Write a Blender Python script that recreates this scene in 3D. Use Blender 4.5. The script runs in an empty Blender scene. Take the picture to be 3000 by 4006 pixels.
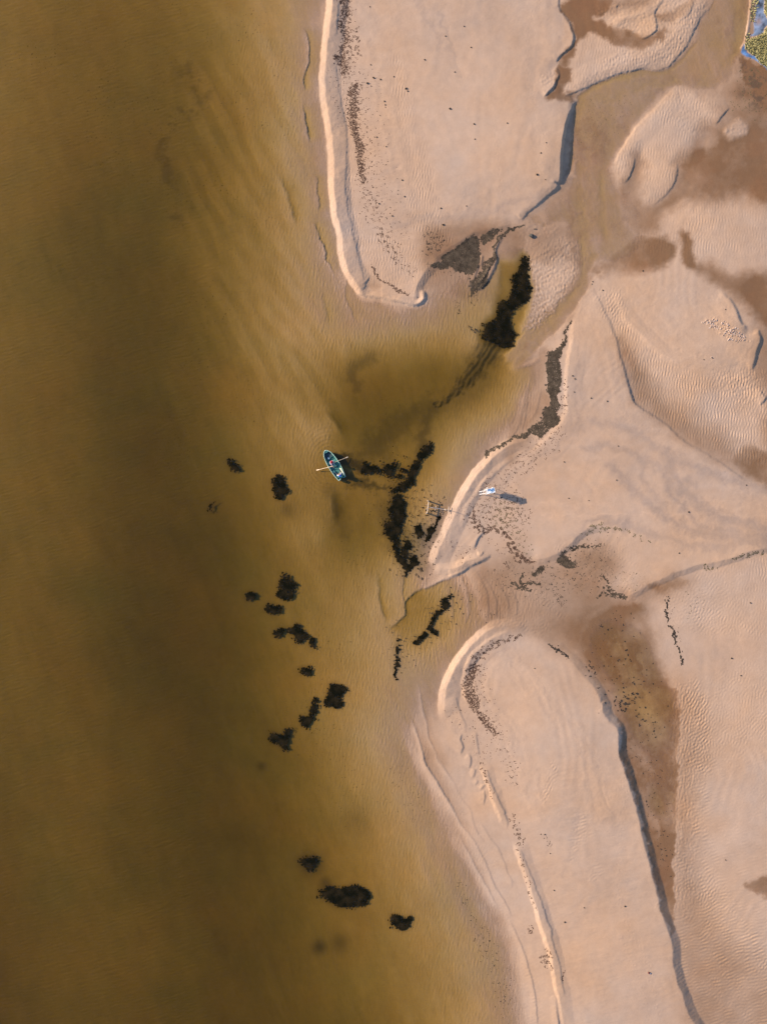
import bpy, bmesh, math, random
import numpy as np
from mathutils import Vector, Matrix

# ------------------------------------------------------------------ camera, sky, sun, exposure
SC = bpy.context.scene
PXM = 28.0                      # photograph pixels per metre on the ground
CX, CY = 1500.0, 2003.0
FOV_Y = math.radians(71.6)
CAM_H = (2003.0 / PXM) / math.tan(FOV_Y / 2)
SUN_EL, SHADOW_DOWN = math.radians(25.0), math.radians(17.0)

cam_d = bpy.data.cameras.new('camera')
cam_d.sensor_fit = 'VERTICAL'
cam_d.angle = FOV_Y
cam_d.clip_start, cam_d.clip_end = 0.5, 12000
cam = bpy.data.objects.new('camera', cam_d)
SC.collection.objects.link(cam)
cam.location = (0, 0, CAM_H)
SC.camera = cam

world = bpy.data.worlds.new('World')
SC.world = world
world.use_nodes = True
wn = world.node_tree
bg = wn.nodes['Background']
sky = wn.nodes.new('ShaderNodeTexSky')
sky.sky_type = 'NISHITA'
sky.sun_disc = False
sky.sun_elevation = SUN_EL
sky.sun_rotation = math.radians(287)
tint = wn.nodes.new('ShaderNodeVectorMath'); tint.operation = 'MULTIPLY'
tint.inputs[1].default_value = (.84, .98, 1.26)      # a clear, rather blue sky
wn.links.new(sky.outputs[0], tint.inputs[0])
wn.links.new(tint.outputs[0], bg.inputs[0])
bg.inputs[1].default_value = 0.115

sun_d = bpy.data.lights.new('sun', 'SUN')
sun_d.energy = 4.6
sun_d.angle = math.radians(0.5)
sun_d.color = (1.0, 0.855, 0.665)
sun = bpy.data.objects.new('sun', sun_d)
SC.collection.objects.link(sun)
TO_SUN = Vector((-math.cos(SUN_EL) * math.cos(SHADOW_DOWN), math.cos(SUN_EL) * math.sin(SHADOW_DOWN), math.sin(SUN_EL)))
sun.rotation_euler = TO_SUN.to_track_quat('Z', 'Y').to_euler()
sun.location = (-60, 20, 60)

SC.view_settings.view_transform = 'Standard'
SC.view_settings.look = 'None'
SC.view_settings.exposure = 1.02
SC.view_settings.gamma = 1.0
SC.view_settings.use_curve_mapping = False

# ------------------------------------------------------------------ materials
def mat(name, color, rough=0.7, spec=0.3, metal=0.0, noise=None, bump=0.0, bscale=40.0):
    m = bpy.data.materials.new(name)
    m.use_nodes = True
    nt = m.node_tree
    p = nt.nodes['Principled BSDF']
    p.inputs['Base Color'].default_value = (*color, 1)
    p.inputs['Roughness'].default_value = rough
    p.inputs['Specular IOR Level'].default_value = spec
    p.inputs['Metallic'].default_value = metal
    if noise:
        c2, scale, lo, hi = noise
        n = nt.nodes.new('ShaderNodeTexNoise'); n.inputs['Scale'].default_value = scale
        n.inputs['Detail'].default_value = 4
        tc = nt.nodes.new('ShaderNodeTexCoord')
        r = nt.nodes.new('ShaderNodeValToRGB')
        r.color_ramp.elements[0].position, r.color_ramp.elements[1].position = lo, hi
        r.color_ramp.elements[0].color = (*color, 1); r.color_ramp.elements[1].color = (*c2, 1)
        nt.links.new(tc.outputs['Object'], n.inputs['Vector'])
        nt.links.new(n.outputs['Fac'], r.inputs['Fac'])
        nt.links.new(r.outputs['Color'], p.inputs['Base Color'])
    if bump:
        n = nt.nodes.new('ShaderNodeTexNoise'); n.inputs['Scale'].default_value = bscale
        tc = nt.nodes.new('ShaderNodeTexCoord')
        b = nt.nodes.new('ShaderNodeBump'); b.inputs['Strength'].default_value = bump
        nt.links.new(tc.outputs['Object'], n.inputs['Vector'])
        nt.links.new(n.outputs['Fac'], b.inputs['Height'])
        nt.links.new(b.outputs['Normal'], p.inputs['Normal'])
    return m

# ------------------------------------------------------------------ terrain raster (photo pixel coordinates)
ST = 3.0
X0, Y0, X1, Y1 = -150.0, -150.0, 3150.0, 4156.0
NX = int((X1 - X0) / ST) + 1
NY = int((Y1 - Y0) / ST) + 1
GX = (X0 + ST * np.arange(NX)).astype(np.float32)
GY = (Y0 + ST * np.arange(NY)).astype(np.float32)
PX, PY = np.meshgrid(GX, GY)
U = 1000.0 / 1657.0

def tile(x0, y0, s):
    return lambda *p: [(x0 + a * s, y0 + b * s) for a, b in p]
A = tile(1000, 0, U); B = tile(2000, 0, U); C = tile(2000, 900, U); D = tile(1200, 900, U)
E = tile(1200, 2200, U); G = tile(2000, 1800, U); F = tile(2000, 2700, U); R = tile(1150, 1600, U)
L1 = tile(0, 0, 1400 / 1657); L2 = tile(0, 1700, 1400 / 1657); L3 = tile(0, 2700, 1400 / 1657)
K = tile(1200, 2900, 1100 / 1657); Q = tile(2700, 0, 300 / 1657); M = tile(1700, 2000, 800 / 1657)

_kx = np.fft.rfftfreq(NX, d=ST).astype(np.float32)
_ky = np.fft.fftfreq(NY, d=ST).astype(np.float32)
KX, KY = np.meshgrid(_kx, _ky)
KK = np.hypot(KX, KY) + 1e-9
KA = np.arctan2(KY, KX)

def spec_noise(seed, amp):
    r = np.random.default_rng(seed)
    f = np.fft.rfft2(r.standard_normal((NY, NX)).astype(np.float32)) * amp
    f[0, 0] = 0
    n = np.fft.irfft2(f, s=(NY, NX)).astype(np.float32)
    return n / (n.std() + 1e-9)

def band(seed, lam, theta=None, spread=0.35, bw=0.3):
    k0 = 1.0 / lam
    a = np.exp(-((KK - k0) / (bw * k0)) ** 2)
    if theta is not None:
        a = a * np.exp(-(np.sin(KA - math.radians(theta)) / spread) ** 2)
    return spec_noise(seed, a)

def fbm(seed, lam, beta=1.6, theta=None, stretch=1.0):
    if theta is None:
        kk = KK
    else:
        t = math.radians(theta)
        ku = KX * math.cos(t) + KY * math.sin(t)
        kv = -KX * math.sin(t) + KY * math.cos(t)
        kk = np.hypot(ku, kv * stretch) + 1e-9
    a = 1.0 / np.maximum(kk, 0.6 / lam) ** beta * (kk > 0.25 / lam)
    return spec_noise(seed, a)

def blur(f, sig):
    g = np.exp(-2 * (math.pi * sig * KK) ** 2)
    return np.fft.irfft2(np.fft.rfft2(f) * g, s=(NY, NX)).astype(np.float32)

def sstep(a, b, x):
    t = np.clip((x - a) / (b - a), 0, 1)
    return t * t * (3 - 2 * t)

def smooth(pts, closed=False, step=14.0):
    p = np.array(pts, dtype=np.float64)
    n = len(p)
    if n < 3:
        return p
    out = []
    rng_ = range(n) if closed else range(n - 1)
    for i in rng_:
        if closed:
            a, b, c, d = p[(i - 1) % n], p[i], p[(i + 1) % n], p[(i + 2) % n]
        else:
            a, b, c, d = p[max(i - 1, 0)], p[i], p[i + 1], p[min(i + 2, n - 1)]
        m = max(1, int(np.hypot(*(c - b)) / step))
        for k in range(m):
            t = k / m
            out.append(0.5 * ((2 * b) + (c - a) * t + (2 * a - 5 * b + 4 * c - d) * t * t + (3 * b - a - 3 * c + d) * t ** 3))
    if not closed:
        out.append(p[-1])
    return np.array(out)

def win(x0, y0, x1, y1):
    i0 = int(np.clip((x0 - X0) / ST, 0, NX)); i1 = int(np.clip((x1 - X0) / ST + 2, 0, NX))
    j0 = int(np.clip((y0 - Y0) / ST, 0, NY)); j1 = int(np.clip((y1 - Y0) / ST + 2, 0, NY))
    return slice(j0, j1), slice(i0, i1)

WOB = (fbm(901, 60, 1.5) * 2.2, fbm(902, 60, 1.5) * 2.2)      # small irregularity of every traced edge

SLOW = fbm(903, 260, 1.8)

class Curve:
    """distance, side and arc position about a polyline, on a window of the grid"""
    def __init__(s, pts, rad, closed=False, wob=1.0, step=14.0):
        p = smooth(pts, closed, step)
        if closed:
            p = np.vstack([p, p[:1]])
        s.p = p
        s.w = win(p[:, 0].min() - rad, p[:, 1].min() - rad, p[:, 0].max() + rad, p[:, 1].max() + rad)
        x = PX[s.w] + WOB[0][s.w] * wob
        y = PY[s.w] + WOB[1][s.w] * wob
        s.x, s.y = x, y
        s.d = np.full(x.shape, rad, np.float32)
        s.side = np.full(x.shape, 0, np.float32)
        s.t = np.zeros(x.shape, np.float32)
        seg = np.hypot(*(p[1:] - p[:-1]).T)
        cum = np.concatenate([[0], np.cumsum(seg)])
        s.len = cum[-1]
        oy, ox = s.w[0].start, s.w[1].start
        for k in range(len(p) - 1):
            (ax, ay), (bx, by) = p[k], p[k + 1]
            L = seg[k]
            if L < 1e-6:
                continue
            g = win(min(ax, bx) - rad - 8, min(ay, by) - rad - 8, max(ax, bx) + rad + 8, max(ay, by) + rad + 8)
            sl = (slice(max(g[0].start - oy, 0), max(g[0].stop - oy, 0)), slice(max(g[1].start - ox, 0), max(g[1].stop - ox, 0)))
            xs, ys = x[sl], y[sl]
            if xs.size == 0:
                continue
            ux, uy = (bx - ax) / L, (by - ay) / L
            al = np.clip((xs - ax) * ux + (ys - ay) * uy, 0, L)
            dd = np.hypot(xs - ax - al * ux, ys - ay - al * uy)
            pr = ux * (ys - ay) - uy * (xs - ax)
            D_, S_, T_ = s.d[sl], s.side[sl], s.t[sl]
            up = (dd < D_ - 1e-3) | ((np.abs(dd - D_) <= 1e-3) & (np.abs(pr) > np.abs(S_)) & (D_ < rad))
            D_[up] = dd[up]; S_[up] = pr[up]; T_[up] = ((cum[k] + al) / s.len)[up]
        s.sd = s.d * np.where(s.side >= 0, 1.0, -1.0)

def inside(p, x, y):
    c = np.zeros(x.shape, bool)
    n = len(p)
    for i in range(n):
        (ax, ay), (bx, by) = p[i], p[(i + 1) % n]
        if ay == by:
            continue
        c ^= ((ay > y) != (by > y)) & (x < (bx - ax) * (y - ay) / (by - ay) + ax)
    return c

def poly(pts, feather=12.0, wob=1.0):
    """window, mask 0..1 of a closed outline with a soft edge"""
    c = Curve(pts, feather + 2, True, wob)
    ins = inside(c.p[:-1], c.x, c.y)
    sd = np.where(ins, c.d, -c.d)
    return c.w, sstep(-feather * 0.5, feather * 0.5, sd)

def prof(t, vals):
    return np.interp(t, np.linspace(0, 1, len(vals)), vals).astype(np.float32)

def polymask(pts, feather=12.0, wob=1.0):
    f = np.zeros((NY, NX), np.float32)
    w, m = poly(pts, feather, wob)
    f[w] = m
    return f

def linemask(pts, width, soft=None, wob=1.0):
    ws = width if isinstance(width, (list, tuple)) else [width]
    rad = max(ws) + 4
    c = Curve(pts, rad, False, wob)
    wd = prof(c.t, ws) if len(ws) > 1 else ws[0]
    f = np.zeros((NY, NX), np.float32)
    sf = 0.5 if soft is None else soft
    f[c.w] = sstep(1.0, 1.0 - sf, c.d / wd)
    return f

# ---- base height field, metres above the water, from spot heights
spots = []
def row(y, *xs):
    for x, h in xs:
        spots.append((x, y, h))
row(-150, (-150, -.50), (0, -.50), (300, -.62), (600, -.60), (800, -.48), (1000, -.28), (1150, -.13), (1230, -.06), (1295, .03))
row(250, (0, -.52), (300, -.65), (600, -.66), (800, -.60), (1000, -.33), (1130, -.15), (1220, -.06), (1262, .03))
row(600, (0, -.56), (300, -.70), (600, -.74), (800, -.66), (1000, -.42), (1150, -.17), (1230, -.06), (1285, .03))
row(900, (0, -.60), (300, -.76), (600, -.80), (800, -.62), (1000, -.44), (1150, -.24), (1260, -.10), (1322, .02))
row(1300, (0, -.62), (300, -.74), (600, -.92), (800, -.72), (1000, -.42), (1150, -.26), (1300, -.17), (1400, -.11), (1600, -.07))
row(1700, (0, -.66), (300, -.78), (600, -.98), (800, -.80), (1000, -.52), (1200, -.30), (1270, -.24), (1330, -.66), (1500, -.74), (1650, -.56), (1750, -.36), (1840, -.16), (1900, -.02))
row(2100, (0, -.68), (300, -.74), (600, -1.0), (800, -.98), (1000, -.74), (1150, -.45), (1240, -.34), (1300, -.64), (1400, -.66), (1550, -.48), (1640, -.16), (1690, -.04))
row(2500, (0, -.72), (300, -.78), (600, -1.02), (800, -1.0), (1000, -.80), (1150, -.58), (1300, -.42), (1400, -.30), (1500, -.18), (1560, -.12))
row(2900, (0, -.74), (300, -.74), (600, -.92), (800, -.98), (1000, -.84), (1150, -.66), (1300, -.42), (1400, -.26), (1500, -.12), (1600, -.05), (1690, .0))
row(3300, (0, -.80), (300, -.74), (600, -.86), (900, -.98), (1100, -.80), (1300, -.60), (1450, -.42), (1600, -.20), (1720, -.07), (1800, -.01), (1850, .02))
row(3700, (0, -.86), (300, -.76), (600, -.80), (900, -.94), (1100, -.84), (1300, -.66), (1500, -.48), (1700, -.30), (1850, -.13), (1970, -.04), (2030, .0))
row(4156, (0, -.90), (300, -.80), (600, -.80), (900, -.92), (1200, -.80), (1400, -.66), (1600, -.50), (1800, -.28), (1950, -.12), (2040, -.05), (2090, .04))
spots += [(1390, 1420, -.52), (1400, 1560, -.72), (1560, 1480, -.66), (1600, 1310, -.24), (1720, 1450, -.70), (1660, 1640, -.64), (1900, 1440, -.60), (1840, 1560, -.46), (1960, 1380, -.46), (2030, 1500, -.24), (1985, 1610, -.28), (1900, 1690, -.20), (1960, 1660, -.10), (1830, 1260, -.24), (1450, 1300, -.16),
          (1850, 1350, -.20), (1800, 1150, -.03), (1980, 1290, -.30), (2030, 1060, -.25), (1500, 1190, -.05), (1650, 1230, -.05),
          (1400, 100, .12), (1400, 500, .12), (1420, 900, .12), (1700, 300, .30), (2000, 300, .40), (2150, 600, .45), (2000, 800, .30), (1700, 900, .2), (1550, 1060, .1),
          (2300, 60, .08), (2600, 100, .16), (2850, 150, -.05), (2700, 280, -.04), (2400, 330, -.05), (2275, 500, -.09), (2350, 600, -.03), (2230, 850, -.01), (2110, 1000, .08), (2160, 1130, .05),
          (2350, 850, -.04), (2320, 1020, -.06), (2230, 1180, -.05), (2060, 1400, -.05), (2440, 900, .0),
          (2600, 500, .15), (2900, 600, .04), (2800, 960, .14), (2600, 1000, .02), (2980, 300, .05), (2450, 1010, -.01),
          (2700, 1250, .5), (2900, 1300, .48), (2500, 1120, .22), (2500, 1500, .10), (2700, 1700, .12), (2950, 1830, .03), (2960, 1150, .05), (2980, 1500, .10),
          (2300, 1500, .25), (2350, 1700, .35), (2200, 1900, .30), (2000, 1900, .2), (2600, 2000, .4), (2950, 2080, .42), (2700, 2180, .35), (2150, 1400, .06), (2100, 1600, .06),
          (1850, 2100, .18), (1800, 2200, .12), (2200, 2200, .09), (2400, 2200, .15), (2100, 2340, .05), (2300, 2330, .06), (1960, 2350, -.03), (1820, 2350, -.16), (1700, 2380, -.34), (1600, 2490, -.28), (1480, 2340, -.24), (1540, 2270, -.16), (1620, 2620, -.12), (2050, 2450, .03),
          (2350, 2470, -.01), (2430, 2650, -.05), (2480, 2850, -.04), (2540, 3150, -.02), (2590, 3500, .01), (2350, 2560, -.02),
          (2800, 2500, .12), (2900, 2800, .2), (2900, 3300, .2), (2720, 3300, .06), (2700, 2900, .06), (2900, 3900, .16), (2740, 3800, .08), (2600, 2600, .03),
          (1950, 2600, .3), (2150, 2700, .4), (2280, 2900, .42), (2150, 3200, .30), (2300, 3400, .4), (2400, 3700, .42), (2500, 4100, .42), (2250, 3900, .25), (1900, 2900, .12), (2030, 3300, .14), (2150, 3800, .14)]
sp = np.array(spots)
n = len(sp)
dm = np.hypot(sp[:, None, 0] - sp[None, :, 0], sp[:, None, 1] - sp[None, :, 1]) / 1000
Mx = np.zeros((n + 1, n + 1)); Mx[:n, :n] = dm + np.eye(n) * -0.01; Mx[:n, n] = 1; Mx[n, :n] = 1
wv = np.linalg.solve(Mx, np.concatenate([sp[:, 2], [0]]))
cs = 8
gxc, gyc = np.meshgrid(GX[::cs], GY[::cs])
hc = np.full(gxc.shape, wv[n])
for k in range(n):
    hc += wv[k] * np.hypot(gxc - sp[k, 0], gyc - sp[k, 1]) / 1000
def upsample(f):
    jj = np.clip(np.arange(NY) / cs, 0, f.shape[0] - 1.001); ii = np.clip(np.arange(NX) / cs, 0, f.shape[1] - 1.001)
    j0, i0 = jj.astype(int), ii.astype(int)
    a, b = (jj - j0)[:, None], (ii - i0)[None, :]
    return (f[j0][:, i0] * (1 - a) * (1 - b) + f[j0 + 1][:, i0] * a * (1 - b) + f[j0][:, i0 + 1] * (1 - a) * b + f[j0 + 1][:, i0 + 1] * a * b).astype(np.float32)
H = blur(upsample(hc), 16)
H = np.where(H < 0, .40 * H, H).astype(np.float32)

DAMP = np.zeros((NY, NX), np.float32)       # 0 dry sand .. 1 soaked brown sand
DARK = np.zeros((NY, NX), np.float32)       # dark weed film and dark bands on the bed
PALE = np.zeros((NY, NX), np.float32)       # pale dry lines, and sunlit ridge edges painted in
LAV = np.zeros((NY, NX), np.float32)        # shade of slight slopes, painted as greyish bands
RIP = np.zeros((NY, NX), np.float32)        # strength of fine ripples

def box(f, r):
    for ax in (0, 1):
        n_ = f.shape[ax]
        p = np.pad(f, [(r + 1, r) if a == ax else (0, 0) for a in (0, 1)], mode='edge').cumsum(ax, dtype=np.float64)
        hi_, lo_ = (p[2 * r + 1:], p[:n_]) if ax == 0 else (p[:, 2 * r + 1:], p[:, :n_])
        f = ((hi_ - lo_) / (2 * r + 1)).astype(np.float32)
    return f

def scarp(pts, A_, D_=200, w=7.0, ends=50, wob=.55):
    """a step with its high ground on the right hand of the direction of travel, fading over D_ behind the edge"""
    w = w * 1.25 + 1.5
    av = A_ if isinstance(A_, (list, tuple)) else [A_]
    c = Curve(pts, D_ * 2.2, False, wob)
    tt = c.t * c.len
    amp = (prof(c.t, av) if len(av) > 1 else av[0]) * sstep(0, ends, tt) * sstep(0, ends, c.len - tt)
    hi = c.sd > 0
    back = np.where(hi, amp * np.exp(-c.d / D_) * sstep(D_ * 2.2, D_ * 1.2, c.d), 0).astype(np.float32)
    # even out the far field, where neighbouring stretches of the edge meet
    mk = hi.astype(np.float32)
    for r, d0, d1 in ((6, 10, 34), (20, 50, 110)):
        sm = box(box(back * mk, r), r) / (box(box(mk, r), r) + 1e-4)
        k = sstep(d0, d1, c.d)
        back = np.where(hi, back * (1 - k) + sm * k, 0)
    fall = np.clip(1 + c.sd / w, 0, 1) if w > 18 else sstep(-w, 0, c.sd)
    low = np.where(hi, 0, amp * fall)
    H[c.w] += (back + low).astype(np.float32)

def bedstep(pts, A_, D_=90, w=6.0, ends=50, wob=1.0):
    """a small step under water: a low lip on the high side and a scoured trough in its lee"""
    av = [a * .85 for a in (A_ if isinstance(A_, (list, tuple)) else [A_])]
    c = Curve(pts, 110, False, wob)
    tt = c.t * c.len
    amp = (prof(c.t, av) if len(av) > 1 else av[0]) * sstep(0, ends, tt) * sstep(0, ends, c.len - tt)
    f = np.where(c.sd > 0, .30 * np.exp(-c.d / 26), np.where(c.d < w, .30 - 1.0 * sstep(0, w, c.d), -.70 * np.exp(-(c.d - w) / 30)))
    H[c.w] += (amp * f * sstep(110, 70, c.d)).astype(np.float32)

def ridge(pts, A_, wl, wr, ends=40, wob=1.0):
    """a bank: its crest on the line, wl wide on the left hand of travel and wr on the right hand"""
    av = A_ if isinstance(A_, (list, tuple)) else [A_]
    c = Curve(pts, max(wl, wr) + 4, False, wob)
    tt = c.t * c.len
    amp = (prof(c.t, av) if len(av) > 1 else av[0]) * sstep(0, ends, tt) * sstep(0, ends, c.len - tt) * (1 + .16 * SLOW[c.w])
    s = np.where(c.sd > 0, c.sd / wr, -c.sd / wl)
    lin = np.clip(1 - s, 0, 1)
    lin = lin + np.where(c.sd > 0, .022 * np.sin(s * 17) * sstep(0, .2, s) * sstep(1, .8, s), 0) * (wr > 14)
    H[c.w] += (amp * (lin + 0.06 * np.sin(lin * math.pi))).astype(np.float32)

def raise_poly(pts, dh, feather=20):
    w, m = poly(pts, feather)
    H[w] += (dh if dh > 0 else .45 * dh) * m

def setz(pts, z, feather=20, k=.85):
    w, m = poly(pts, feather)
    H[w] = H[w] * (1 - k * m) + z * k * m

def wet(pts, v, feather=40):
    feather = feather * 1.5 if feather >= 30 else feather
    w, m = poly(pts, feather, 2.0)
    DAMP[w] = np.maximum(DAMP[w], v * m)

def dry(pts, v=1.0, feather=25):
    w, m = poly(pts, feather, 1.5)
    DAMP[w] *= 1 - v * m

def rip(pts, v, feather=60):
    w, m = poly(pts, feather, 3.0)
    RIP[w] = np.maximum(RIP[w], v * m)

# ---- sea banks: sunlit face towards the water, grey back
sp1 = A((502,-150),(500,0),(490,100),(478,200),(465,300),(455,400),(450,500),(455,600),(465,700),(485,800),(498,900),(505,1000),(508,1100),(510,1200),(518,1300),(530,1400)) \
    + D((232,30),(240,150),(260,230),(290,300),(330,358),(365,392),(420,400))
ridge(sp1, [.40,.40,.38,.42,.44,.42,.40,.3], 62, 25, 60, .5)
ridge(D((320,400),(380,420),(440,425),(520,437),(600,455),(680,477),(728,472),(752,448),(757,415),(745,385)), [.10,.13,.16,.17,.20,.24,.24], 15, 13, 16, .4)
raise_poly(D((330,380),(450,385),(560,420),(690,465),(770,430),(790,470),(720,500),(600,485),(450,460),(350,450)), .06, 30)
ridge(R((1560,160),(1480,212),(1395,238),(1335,278),(1268,338),(1210,398),(1165,458),(1125,520),(1090,585),(1060,645),(1030,710),(1000,780),(970,850),(940,910),(915,985),(905,1030)),
      [.12,.26,.34,.36,.36,.38,.38,.36,.34,.3], 56, 28, 50, .5)
ridge(R((1540,255),(1480,298),(1390,335),(1305,405),(1250,465),(1200,530),(1160,590),(1120,650),(1100,720),(1085,790)), [.06,.10,.12,.13,.13,.12,.08], 70, 15, 60)
ridge(R((895,1040),(960,1035),(1020,1030),(1080,1010),(1140,980),(1200,965),(1255,938)), [.10,.16,.18,.18,.16,.13], 22, 22, 30)
ridge(E((1440,440),(1350,412),(1280,408),(1220,423),(1170,448),(1110,498),(1060,550),(1010,610),(970,668),(940,728),(915,790),(900,850),(890,920),(893,975),(905,1015)),
      [.10,.20,.30,.36,.38,.40,.40,.38,.36,.25], 58, 27, 50, .5)
ridge(E((1345,445),(1265,460),(1193,505),(1130,555),(1080,605),(1045,660),(1027,720),(1018,790),(1030,860),(1060,930)), [.05,.12,.14,.14,.14,.10,.06], 60, 13, 40)
# the low shelly bank of the lower spit
ridge(K((1020,120),(1060,220),(1100,330),(1130,430),(1160,510)), [.06,.12,.14,.13,.06], 34, 12, 40)
ridge(K((1225,580),(1255,680),(1285,770),(1320,870),(1350,970),(1378,1070),(1405,1150),(1440,1260),(1460,1370),(1482,1480),(1500,1600),(1515,1700)), [.10,.16,.18,.18,.20,.22,.22,.20,.18,.16,.14], 46, 15, 50, .6)
# the narrow bank holding the pond in the upper right corner
ridge(Q((1310,-400),(1300,0),(1280,200),(1255,400),(1225,600),(1195,790),(1150,920),(1060,1110)), [.2,.2,.2,.18,.15], 10, 6, 15, .3)

# ---- cut edges with their drop towards the sun's lee
scarp(B((310,-60),(300,50),(330,95),(372,155),(396,222),(388,285),(368,312),(320,352),(286,392),(278,420)), [.10,.14,.16,.2,.2,.18,.16], 160, 7, 30)
scarp(B((280,425),(300,480),(285,520),(262,560),(232,592),(200,625)), [.08,.14,.20,.22,.14], 40, 8, 20)
scarp(B((418,640),(388,695),(368,740),(346,800),(332,870),(322,950),(316,1010),(315,1080),(312,1140),(303,1198)), [.12,.34,.50,.58,.62,.62,.58,.50,.38,.26], 330, 8, 14, .4)
scarp(B((306,1192),(260,1240),(200,1290),(150,1330),(100,1378),(60,1425)), [.24,.20,.17,.14,.12], 300, 7, 10)
scarp(B((1310,-40),(1290,30),(1245,90),(1200,150),(1165,215),(1140,270),(1085,345),(1020,420),(950,452),(860,446),(730,460),(640,490),(520,545),(400,595),(320,620)),
      [.10,.12,.13,.15,.12,.16,.12,.10,.11,.1], 130, 6, 30)
scarp(B((990,-20),(945,40),(925,90),(930,140),(930,190),(895,225),(850,243),(790,225)), [.06,.12,.14,.12,.1], 60, 6, 30)
scarp(B((1180,-20),(1160,60),(1120,115),(1060,140)), [.05,.1,.1,.05], 60, 6, 30)
scarp(B((700,0),(680,40),(668,90)), [.06,.08,.05], 50, 5, 30)
scarp(B((1060,1050),(1068,1100),(1062,1150),(1040,1205),(985,1268),(905,1328)), [.10,.12,.10,.06,.04], 120, 6, 30)
scarp(B((790,1010),(785,1075),(765,1130),(715,1200)), [.06,.12,.12,.05], 60, 6, 25)
scarp(B((1420,690),(1370,740),(1330,790),(1310,812)), [.05,.12,.12,.06], 60, 5, 20)
scarp(B((1390,810),(1395,850),(1380,880)), [.05,.08,.05], 40, 5, 20)
scarp(C((505,380),(545,440),(575,490),(605,550),(630,600),(650,650),(670,700),(685,770),(700,830),(720,890),(735,960),(755,1030),(775,1090),(800,1132),(840,1165),(900,1200),(960,1240),(1020,1290),(1080,1345),(1140,1395),(1220,1435),(1300,1480),(1370,1530),(1440,1580),(1500,1620),(1560,1645),(1720,1665)),
      [.05,.07,.09,.10,.12,.14,.18,.24,.25,.2,.14,.14,.14,.12,.12,.12,.12,.1,.06], 200, 8, 60)
scarp(C((1340,400),(1380,430),(1420,470),(1455,530),(1470,578),(1492,622),(1540,642)), [.05,.13,.22,.28,.26,.14], 170, 10, 25)
scarp(C((1585,640),(1607,690),(1592,760),(1577,820),(1555,885),(1535,908)), [.16,.30,.30,.28,.24,.1], 150, 9, 20)
scarp(C((1590,1020),(1612,1060),(1642,1085),(1622,1112),(1595,1145)), [.05,.14,.18,.14,.05], 70, 6, 20)
scarp(D((870,170),(830,205),(785,245),(750,285),(728,320),(713,365),(706,405),(708,440),(722,462)), [.06,.14,.22,.27,.28,.28,.22,.12], 60, 24, 25)
scarp(R((1240,800),(1212,806),(1187,830),(1171,868),(1163,912)), [.08,.14,.17,.16,.08], 50, 7, 18)
scarp(R((1222,918),(1218,938),(1190,950)), [.06,.10,.05], 30, 5, 8)
scarp(R((1262,930),(1255,952),(1210,980),(1152,1006),(1100,1042),(1050,1066),(1000,1080)), [.12,.16,.18,.20,.16,.1], 34, 10, 14)
scarp(E((1060,22),(1000,60),(930,88),(860,118),(800,150),(740,170),(690,195)), [.08,.10,.12,.12,.10,.05], 50, 9, 50)
bedstep(E((780,158),(740,170),(690,195),(655,222),(636,250),(630,290),(634,330),(618,360),(580,390),(545,420),(525,452)), [.10,.14,.14,.14,.12,.06], 60, 9, 50)
scarp(G((120,1100),(160,1150),(205,1178),(270,1212),(330,1260),(380,1300),(420,1342),(460,1392),(500,1432),(540,1482),(570,1540),(585,1602)) + F((588,90),(594,140),(610,178),(645,214),(680,248),(691,290),(689,340),(695,400),(710,460),(735,530),(755,600),(775,670),(800,740),(815,810),(835,890),(850,970),(875,1060),(895,1140),(910,1210),(930,1280),(945,1350),(960,1420),(990,1490),(1010,1560),(1035,1620),(1042,1690),(1045,1760),(1060,1830),(1080,1910),(1105,1980),(1130,2060),(1160,2120),(1200,2190),(1290,2330)),
      [.05,.10,.16,.24,.34,.46,.56,.60,.62,.60,.58,.56,.54,.52,.50,.50,.48,.48,.48,.50,.50,.50,.48], 300, 25, 60, .5)
scarp(G((760,470),(690,440),(620,430),(560,430),(500,446),(450,476),(410,511),(370,550),(320,590),(260,620),(190,642),(120,642)), [.06,.14,.20,.24,.26,.26,.24,.20,.15,.08], 120, 17, 40)
scarp(G((1720,555),(1600,578),(1500,610),(1400,640),(1300,665),(1200,680),(1120,705),(1050,735),(980,765),(900,800),(840,835),(790,865),(735,890)), [.24,.26,.26,.25,.24,.23,.20,.14], 180, 16, 40)
# bedforms under the shallow water along the beach
bedstep(A((312,170),(335,240),(350,300),(345,360),(335,420),(318,470),(315,530),(326,610)), [.06,.10,.12,.10,.10,.10], 90, 6, 40)
bedstep(A((296,660),(318,780),(335,850),(342,940)), [.05,.12,.15,.08], 90, 6, 40)
bedstep(A((375,1120),(395,1180),(400,1260),(405,1330),(398,1380)), [.05,.09,.10,.08], 80, 6, 30)
bedstep(A((365,1410),(410,1530),(438,1595)) + D((118,145),(112,195),(150,235),(185,320)), [.04,.10,.14,.12,.08,.04], 90, 6, 40)
bedstep(A((150,1130),(200,1280),(240,1400),(252,1490)), [.05,.08,.10,.05], 130, 14, 60)
bedstep(D((240,270),(255,350),(250,430),(290,530),(330,620)), [.03,.05,.05,.05], 60, 5, 40)
bedstep(D((60,380),(95,480),(115,570),(130,640)), [.04,.06,.08,.04], 110, 16, 50)
bedstep(R((170,0),(240,80),(290,150),(315,210)), [.05,.12,.14,.06], 260, 22, 60)
bedstep(R((225,500),(235,600),(240,700),(262,800)), [.10,.16,.16,.08], 200, 30, 80)
bedstep(E((440,40),(455,160),(470,270),(495,370),(515,430)), [.06,.08,.10,.10,.06], 130, 12, 60)
bedstep(E((640,60),(620,150),(615,220),(640,290)), [.04,.08,.06,.04], 60, 6, 30)
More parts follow.
